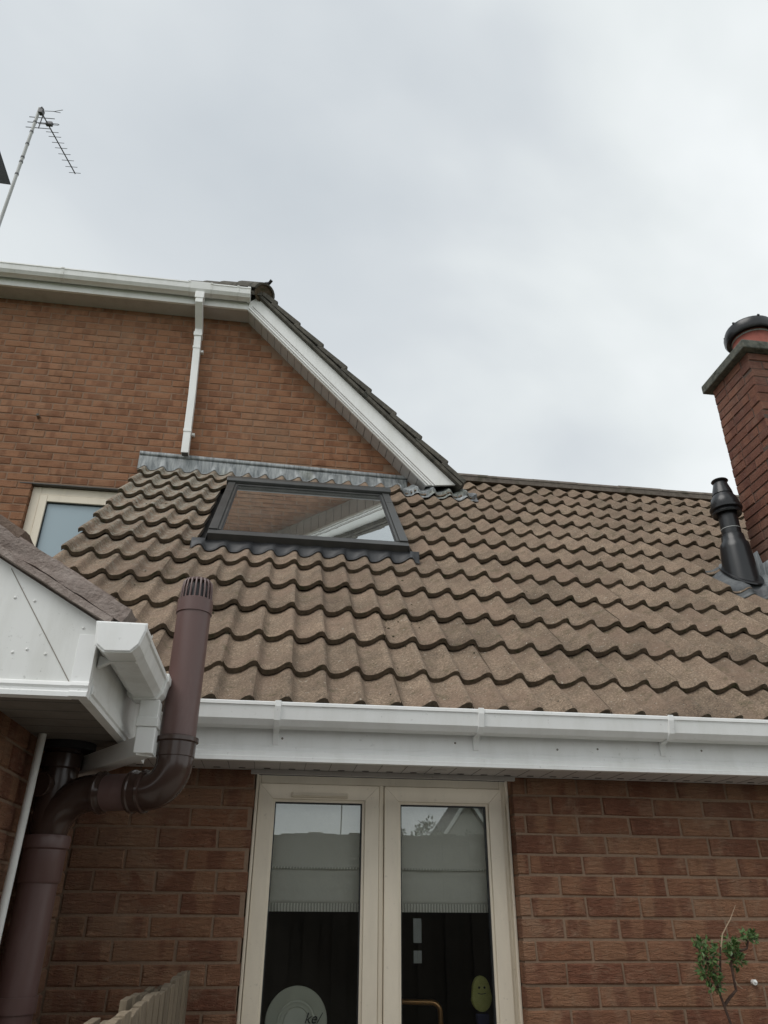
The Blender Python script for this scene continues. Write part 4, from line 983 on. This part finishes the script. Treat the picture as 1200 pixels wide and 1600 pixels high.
obj('bend_collar', MB().lathe([(RP+.001, 0), (RP+.007, .002), (RP+.008, .012), (RP+.004, .016), (RP+.004, .038), (RP+.008, .042), (RP+.007, .050), (RP+.001, .052)], Vector((SXY.x, SXY.y, ZH))+hv*(hl-.130), hv, 32), M['brownpvc'], SP, True)
obj('bend_collar', MB().lathe([(RP+.001, 0), (RP+.003, .002), (RP+.004, .042), (RP+.010, .046), (RP+.010, .058), (RP+.002, .062)], (VXY.x, VXY.y, ZH+.095), (0, 0, 1), 32), M['brownpvc'], SP, True)
obj('vent_pipe', MB().lathe([(RP, 0), (RP, 2.475-ZH-.14)], (VXY.x, VXY.y, ZH+.14), seg=40), M['maroon'], SP, True)
obj('cage_dark_fill', MB().lathe([(.047, 2.47), (.044, 2.535), (.034, 2.568), (.001, 2.57)], (VXY.x, VXY.y, 0), seg=24), M['blackplastic'], SP, True)  # black filler standing in for the shaded hollow inside the cage
cage = obj('vent_cage', MB().lathe([(RP-.002, 2.462), (RP+.0035, 2.462), (RP+.0035, 2.508), (RP-.006, 2.513)], (VXY.x, VXY.y, 0), seg=40, cap=False), M['maroon'], SP, True)
obj('cage_top', MB().lathe([(.001, 2.584), (.030, 2.588), (.042, 2.583), (.042, 2.575), (.030, 2.579)], (VXY.x, VXY.y, 0), seg=32), M['maroon'], cage, True)
for i in range(20):
    a = 2*pi*i/20; ca, sa = cos(a), sin(a)
    obj('bar', MB().tube([(VXY.x+ca*r_, VXY.y+sa*r_, z_) for r_, z_ in ((.0505, 2.505), (.0495, 2.545), (.0465, 2.572), (.040, 2.581))], .0033, 6), M['maroon'], cage, True)
obj('soffit_boss', MB().lathe([(.085, 2.035), (.085, 2.0555)], (SXY.x+.01, SXY.y, 0), seg=28), M['blackplastic'], SP, True)
obj('access_ring', MB().tube([Vector((SXY.x-.005, SXY.y-.005, 1.925)) + Vector((-.45, -.85, 0)).normalized()*.062 + (Vector((.85, -.45, 0)).normalized()*cos(2*pi*i/28) + Vector((0, 0, 1))*sin(2*pi*i/28))*.034 for i in range(29)], .004, 8).lathe([(.033, 0), (.033, .03)], Vector((SXY.x-.005, SXY.y-.005, 1.925)) + Vector((-.45, -.85, 0)).normalized()*.034, (-.45, -.85, 0), 20), M['brownpvc'], SP, True)

# ================================================================== TV AERIAL
AB = Vector((-3.741, 3.707, 7.6)); AT = 11.02
AE = thing('tv_aerial', (AB.x, AB.y, 7.6), 'rooftop television aerial with toothed boom on a pale banded mast at upper left', 'aerial')
obj('mast', MB().tube([(AB.x, AB.y, 7.6), (AB.x, AB.y, AT)], .020, 12), M['mast'], AE, True)
for zq in (10.72, 10.52, 10.28, 10.02, 9.93, 9.70): obj('band', MB().lathe([(.021, 0), (.024, .001), (.024, .024), (.021, .025)], (AB.x, AB.y, zq), seg=12), M['alu'], AE)
bd = Vector((sin(radians(14.5)), cos(radians(14.5)), 0)); bs = Vector((cos(radians(3)), -sin(radians(3)), 0)); b0 = Vector((AB.x, AB.y, 10.955)) + bs*.03
obj('clamp', MB().box(-.02, .03, -.03, .03, -.04, .03, tf=lambda x, y, z: b0 + bs*x + bd*y + Vector((0, 0, z))).tube([b0+Vector((0, 0, .05)), b0+Vector((-.01, 0, .10))], [.03, .008], 8), M['alu'], AE)
obj('boom', MB().tube([b0-bd*.03, b0+bd*.96], .0085, 8), M['alu'], AE, True)
for i, t_ in enumerate((.30, .37, .46, .545, .64, .74, .845, .945)):
    obj('director', MB().tube([b0+bd*t_-bs*.083, b0+bd*t_+bs*.083], .0042, 6), M['alu'], AE)
dp = b0 + bd*.19 + Vector((0, 0, .02))
obj('dipole', MB().tube([dp-bs*.125+Vector((0, 0, .012)), dp+bs*.125+Vector((0, 0, .012)), dp+bs*.14, dp+bs*.125-Vector((0, 0, .012)), dp-bs*.125-Vector((0, 0, .012)), dp-bs*.14, dp-bs*.125+Vector((0, 0, .012))], .0045, 6).box(-.03, .05, -.02, .02, -.03, .03, tf=lambda x, y, z: dp + bs*x + bd*y + Vector((0, 0, z))), M['alu'], AE)
rf0 = b0 + bd*.05
obj('reflector_post', MB().tube([rf0+Vector((0, 0, .02)), rf0-Vector((0, 0, .27))], .007, 6), M['alu'], AE)
for dz in (-.055, -.16, -.265): obj('reflector_rod', MB().tube([rf0+Vector((0, 0, dz))-bs*.165, rf0+Vector((0, 0, dz))+bs*.165], .0052, 6), M['alu'], AE)
obj('upper_rod', MB().tube([b0+bs*.02+Vector((0, 0, .02)), b0+bs*.17+Vector((0, 0, .03)), b0+bs*.27+Vector((0, 0, .075))], .004, 6).tube([b0+bs*.15+Vector((0, 0, .028)), b0+bs*.25+Vector((0, 0, .012))], .004, 6), M['alu'], AE)
PN = Vector((-4.04, 4.23, 10.108))
mb = MB(); A_, B_, C_ = Vector((-3.925, 4.008, 9.855)), Vector((-4.352, 3.555, 10.814)), Vector((-4.496, 4.266, 10.16))
nrm = (B_-A_).cross(C_-A_).normalized()*.018
mb.add([A_, B_, C_, A_+nrm, B_+nrm, C_+nrm], [(0, 1, 2), (5, 4, 3), (0, 3, 4, 1), (1, 4, 5, 2), (2, 5, 3, 0)])
tag(obj('flat_panel', mb, M['panel'], None, False, .004), 'dark triangular panel corner beside the aerial mast, cut by the left picture edge', 'panel')

# ================================================================== FENCE beside the window
FN = thing('side_fence', (-.26, -.8, 0), 'weathered double-sided board fence below the window at lower left', 'fence')
obj('post', MB().box(-.292, -.242, -.150, -.098, 0, 1.37), M['wood'], FN, False, .004)
for zq in (1.15, .35): obj('rail', MB().box(-.290, -.258, -1.6, -.15, zq, zq+.07), M['wood'], FN)
y = -.085; i = 0
while y > -1.65:
    w = random.uniform(.092, .100); h = 1.402 + random.uniform(-.008, .006)
    px = -.240 - .016*(-y)
    k = random.uniform(-.004, .004)
    mb = MB(); mb.prism([(y, 0), (y-w, 0), (y-w, h-.003+k), (y-w*.5, h+.001), (y, h-k)], lambda p, t_: (t_+.02*(p[0]+.1)*0, p[0], p[1]), px-.019, px)
    obj('board', mb, M['wood'], FN, False, .002); y -= w+.012
y = -.20
while y > -1.65:
    w = random.uniform(.092, .10); h = 1.385 + random.uniform(-.02, .012); px = -.305 - .016*(-y)
    obj('board', MB().box(px-.018, px, y-w, y, 0, h), M['wood'], FN, False, .002); y -= w+.035

# ================================================================== SHRUB
SHR = thing('wall_shrub', (1.62, -.28, 0), 'small leafy shrub with three leaf clumps against the brick at lower right', 'shrub')
B0 = Vector((1.64, -.26, 1.22))
stems = [[(1.60, -.26, 0), (1.66, -.26, .7), (1.640, -.26, 1.24), (1.622, -.25, 1.335), (1.640, -.25, 1.41), (1.655, -.25, 1.48)],
         [(1.630, -.25, 1.30), (1.665, -.24, 1.325), (1.692, -.24, 1.345), (1.690, -.24, 1.42), (1.700, -.24, 1.455)],
         [(1.700, -.24, 1.45), (1.735, -.23, 1.465), (1.770, -.23, 1.475), (1.780, -.23, 1.50)],
         [(1.622, -.25, 1.34), (1.600, -.26, 1.40), (1.590, -.26, 1.46)]]
for st in stems: obj('stem', MB().tube(st, [.006*(1-.55*i/len(st)) for i in range(len(st))], 7), M['stem'], SHR, True)
obj('dry_twig', MB().tube([(1.655, -.25, 1.47), (1.672, -.25, 1.52), (1.715, -.25, 1.57), (1.745, -.25, 1.615)], [.0028, .0024, .0018, .0008], 6), M['twig'], SHR, True)
obj('dry_twig', MB().tube([(1.69, -.24, 1.385), (1.70, -.245, 1.36), (1.712, -.25, 1.35)], .0014, 5), M['twig'], SHR, True)
mb = MB(); rg = random.Random(4)
def leaf(c, d, n_, l, w):
    d = d.normalized(); s_ = d.cross(n_).normalized(); nn_ = s_.cross(d)
    mb.add([c, c+d*l*.45+s_*w/2+nn_*l*.08, c+d*l, c+d*l*.45-s_*w/2+nn_*l*.08, c+d*l*.5-nn_*l*.03], [(0, 1, 4), (1, 2, 4), (2, 3, 4), (3, 0, 4)])
for cx, cy, cz, rx, rz, n_ in ((1.588, -.265, 1.465, .034, .040, 60), (1.588, -.265, 1.405, .036, .042, 65), (1.566, -.26, 1.495, .022, .012, 12), (1.605, -.26, 1.365, .022, .026, 26), (1.703, -.24, 1.482, .022, .034, 55), (1.714, -.24, 1.440, .026, .026, 40), (1.786, -.23, 1.512, .024, .019, 42)):
    for i in range(int(n_*1.9)):
        a = rg.uniform(0, 2*pi); b_ = rg.uniform(-1, 1); r_ = rg.uniform(.15, 1)**.5
        c = Vector((cx+rx*r_*cos(a)*sqrt(1-b_*b_*.8), cy+.03*r_*sin(a), cz+rz*r_*b_))
        d = Vector((c.x-cx, (c.y-cy)*1.2-.01, (c.z-cz)*.6+rg.uniform(-.02, .03))) + Vector((rg.gauss(0, .02), rg.gauss(0, .02), rg.gauss(0, .02)))
        leaf(c, d, Vector((rg.gauss(0, .4), -.5, 1)), rg.uniform(.016, .028), rg.uniform(.008, .014))
obj('foliage', mb, M['leaf'], SHR)['kind'] = 'stuff'
tag(obj('wall_plug', MB().tube([(1.905, .01, 1.352), (1.902, -.020, 1.352)], [.008, .010], 9).tube([(1.902, -.02, 1.352), (1.900, -.028, 1.356)], .005, 8), M['white']), 'tiny white plug sticking out of the brick wall right of the shrub', 'plug')

# ================================================================== THINGS BEHIND THE GLASS
def blind(x0, x1, zt, zb_, label, sd_):
    t = thing('roman_blind', ((x0+x1)/2, .16, zb_), label, 'blind', 'roman blinds behind the casement window')
    mb = MB(); nx, nz = 24, 26; vs = []; zf_ = zb_+.155
    for j in range(nz+1):
        for i in range(nx+1):
            x = x0+(x1-x0)*i/nx; z = zb_+.026+(zt-zb_-.026)*j/nz
            y = .165 + .006*noise.noise((x*7+sd_, z*6, 1)) - .010*math.exp(-((z-zf_)/.012)**2) + (.004 if z > zf_ else 0)
            vs.append((x, y, z))
    mb.add(vs, [(j*(nx+1)+i, j*(nx+1)+i+1, (j+1)*(nx+1)+i+1, (j+1)*(nx+1)+i) for j in range(nz) for i in range(nx)])
    o = obj('fabric', mb, M['blind'], t, True); s_ = o.modifiers.new('t', 'SOLIDIFY'); s_.thickness = .002
    obj('pleat', MB().box(x0, x1, .146, .156, zf_-.003, zf_+.004), M['braid'], t)
    obj('braid', MB().box(x0, x1, .158, .162, zb_, zb_+.030), M['braid'], t)
blind(-.03, .41, 2.06, 1.583, 'pale roman blind with striped braid behind left window pane', 1)
blind(.49, .94, 2.06, 1.583, 'pale roman blind with striped braid behind right window pane', 9)
PL = thing('dinner_plate', (.150, .30, 1.086), 'pale green round plate with dark script standing behind the left pane', 'plate')
ax = Vector((-.05, -1, .22)).normalized(); pcn = Vector((.150, .285, 1.204))
obj('disc', MB().lathe([(.001, .006), (.048, .006), (.052, .010), (.060, .010), (.066, .014), (.072, .013), (.078, .018), (.108, .022), (.117, .026), (.119, .023), (.110, .016), (.07, .004), (.001, 0)], pcn, ax, 48, cap=False), M['plate'], PL, True)
cu = bpy.data.curves.new('script', 'FONT'); cu.body = 'ke/'; cu.size = .05; cu.extrude = .0006; cu.shear = .35
to = bpy.data.objects.new('tmp_text', cu); COL.objects.link(to)
dg = bpy.context.evaluated_depsgraph_get(); me = bpy.data.meshes.new_from_object(to.evaluated_get(dg)); bpy.data.objects.remove(to)
me.materials.clear(); me.materials.append(M['ink'])
sx_ = Vector((0, 0, 1)).cross(ax).normalized()*1.0; sy_ = ax.cross(sx_).normalized()
for v_ in me.vertices:
    q = pcn + sx_*(.030+v_.co.x*1.0) + sy_*(-.005+v_.co.y) + ax*(.024+v_.co.z); v_.co = q - Vector(PL.location)
o = bpy.data.objects.new('script', me); COL.objects.link(o); o.parent = PL
TP = thing('kitchen_tap', (.50, .42, .94), 'copper coloured tap spout bending down behind the right pane', 'tap')
sp_ = [(.485, .42, .94), (.485, .42, 1.20)] + [tuple(q) for q in arc((.485, .42, 1.258), (0, 0, 1), (1, 0, 0), .04, 6)] + [tuple(q) for q in arc((.735, .36, 1.258), (1, -.24, 0), (0, 0, -1), .035, 8)] + [(.735, .36, 1.17)]
obj('spout', MB().tube(sp_, .0105, 14), M['brass'], TP, True)
obj('base', MB().lathe([(.026, 0), (.026, .02), (.016, .03)], (.485, .42, .94)), M['brass'], TP, True)
obj('lever', MB().tube([(.485, .42, 1.0), (.53, .40, 1.04)], .006, 8), M['brass'], TP, True)
SG = thing('dish_sponge', (.880, .27, 1.23), 'green oval sponge with two eyes and a smile behind the right pane', 'sponge')
pts = [(.036*cos(a)*(1.0 if sin(a) > 0 else 1.15), .050*sin(a)+(.012 if sin(a) > 0 else -.010)) for a in [2*pi*i/24 for i in range(24)]]
scn = Vector((.882, .262, 1.296))
obj('body', MB().prism([(p[0], p[1]) for p in pts], lambda p, t_: scn + Vector((p[0], t_, p[1])), -.014, .014), M['sponge'], SG, False, .004)
for dx in (-.010, .012): obj('eye', MB().lathe([(.0045, 0), (.001, .0012)], scn+Vector((dx, -.0142, .022)), (0, -1, 0), 10), M['ink'], SG)
obj('mouth', MB().tube([scn+Vector((-.016+.032*i/6, -.0145, .003-.003*sin(pi*i/6))) for i in range(7)], .0014, 6), M['ink'], SG)
tag(obj('sponge_holder', MB().prism([(-.020, 0), (.020, 0), (.024, .145), (-.024, .145)], lambda p, t_: (.884+p[0], .262+t_, 1.0855+p[1]), -.017, .017), M['blue'], None, False, .004), 'dark blue holder under the green sponge behind the right pane', 'holder')
tag(obj('label_strip', MB().box(.582, .614, .1055, .1062, 1.478, 1.562), M['paper']), 'longer upper grey paper strip on the right pane', 'label', 'paper strips on the right pane')
tag(obj('label_strip', MB().box(.582, .614, .1055, .1062, 1.410, 1.452), M['paper']), 'shorter lower grey paper strip on the right pane', 'label', 'paper strips on the right pane')

# ================================================================== GARDEN BEHIND THE CAMERA (seen mirrored in the panes)
BF = thing('garden_fence', (1, -4.6, 0), 'dark stained close-board garden fence mirrored in the window panes', 'fence')
for zq in (.3, 1.2, 1.95): obj('rail', MB().box(-5.5, 7.5, -4.68, -4.63, zq, zq+.08), M['wood_dk'], BF)
x = -5.5; i = 0
while x < 7.5:
    h = 2.20 + .04*math.floor((x+5.5)/1.85)*.35 + random.uniform(-.012, .012); gap = -.008 + (.055 if random.random() < .05 else 0)
    yo = (i % 2)*.022; obj('board', MB().box(x, x+.142, -4.63+yo, -4.61+yo, .02, h), M['wood_dk'], BF); x += .142+gap; i += 1
NH = thing('neighbour_house', (7.4, -26, 0), 'pale gabled house with dark roof mirrored at top of the right pane', 'house')
gx, gzp = 7.28, 5.12
obj('wall', MB().prism([(gx-1.7, 0), (gx+1.7, 0), (gx+1.7, 2.75), (gx, 5.05), (gx-1.7, 2.75)], f2, -29, -26), M['render_wall'], NH)
obj('roof', MB().prism([(gx-1.95, 2.52), (gx, 5.17), (gx+1.95, 2.52), (gx+1.95, 2.70), (gx, 5.36), (gx-1.95, 2.70)], f2, -29.1, -25.8).add([(gx+.3, -27.5, 3.4), (gx+9, -27.5, 3.4), (gx+9, -31, 6.6), (gx+.3, -31, 6.6)], [(0, 1, 2, 3)]), M['slate'], NH)
obj('side_block', MB().box(gx+1.71, gx+9, -31, -27.6, 0, 3.3), M['render_wall'], NH)
for sgn in (-1, 1): obj('bargeboard', MB().prism([(gx+sgn*1.95, 2.50), (gx, 5.15), (gx, 5.36), (gx+sgn*1.95, 2.71)], f2, -25.79, -25.76), M['white'], NH)
def tree(x, y, h, r, seedv, label):
    t = thing('garden_tree', (x, y, 0), label, 'tree', 'trees beyond the garden fence')
    obj('trunk', MB().tube([(x, y, 0), (x+.05, y, h*.5), (x-.03, y, h*.8)], [.09, .06, .03], 8).tube([(x, y, h*.45), (x+r*.5, y, h*.75)], [.04, .015], 6).tube([(x, y, h*.5), (x-r*.5, y+.1, h*.78)], [.04, .015], 6), M['stem'], t)
    global mb
    mb = MB(); rg = random.Random(seedv); cl = [(rg.gauss(0, r*.5), rg.gauss(0, r*.4), rg.uniform(h*.55, h*.93), rg.uniform(.18, .4)*r) for _ in range(22)]
    for i in range(3200 if r > .3 else 900):
        c0 = rg.choice(cl); v = Vector((rg.gauss(0, 1), rg.gauss(0, 1), rg.gauss(0, 1))).normalized()*c0[3]*rg.uniform(.5, 1.1)
        leaf(Vector((x+c0[0], y+c0[1], c0[2]))+v, v+Vector((0, 0, -.05)), Vector((rg.gauss(0, .5), rg.gauss(0, .5), 1)), rg.uniform(.04, .075), .035)
    obj('crown', mb, M['leaf2'], t)['kind'] = 'stuff'
tree(2.22, -9.0, 2.86, .55, 11, 'round green tree mirrored in the right pane, left of the gable')
tree(2.75, -9.6, 2.98, .16, 12, 'thin sparse tree mirrored in the right pane, nearest the gable')
tag(obj('garden_pole', MB().tube([(.86, -7, 0), (.90, -7, 2.80)], [.012, .008], 10).tube([(.80, -7, 2.80), (1.0, -7, 2.80)], .008, 8), M['mast']), 'thin grey pole with crossbar mirrored in the left pane', 'pole')
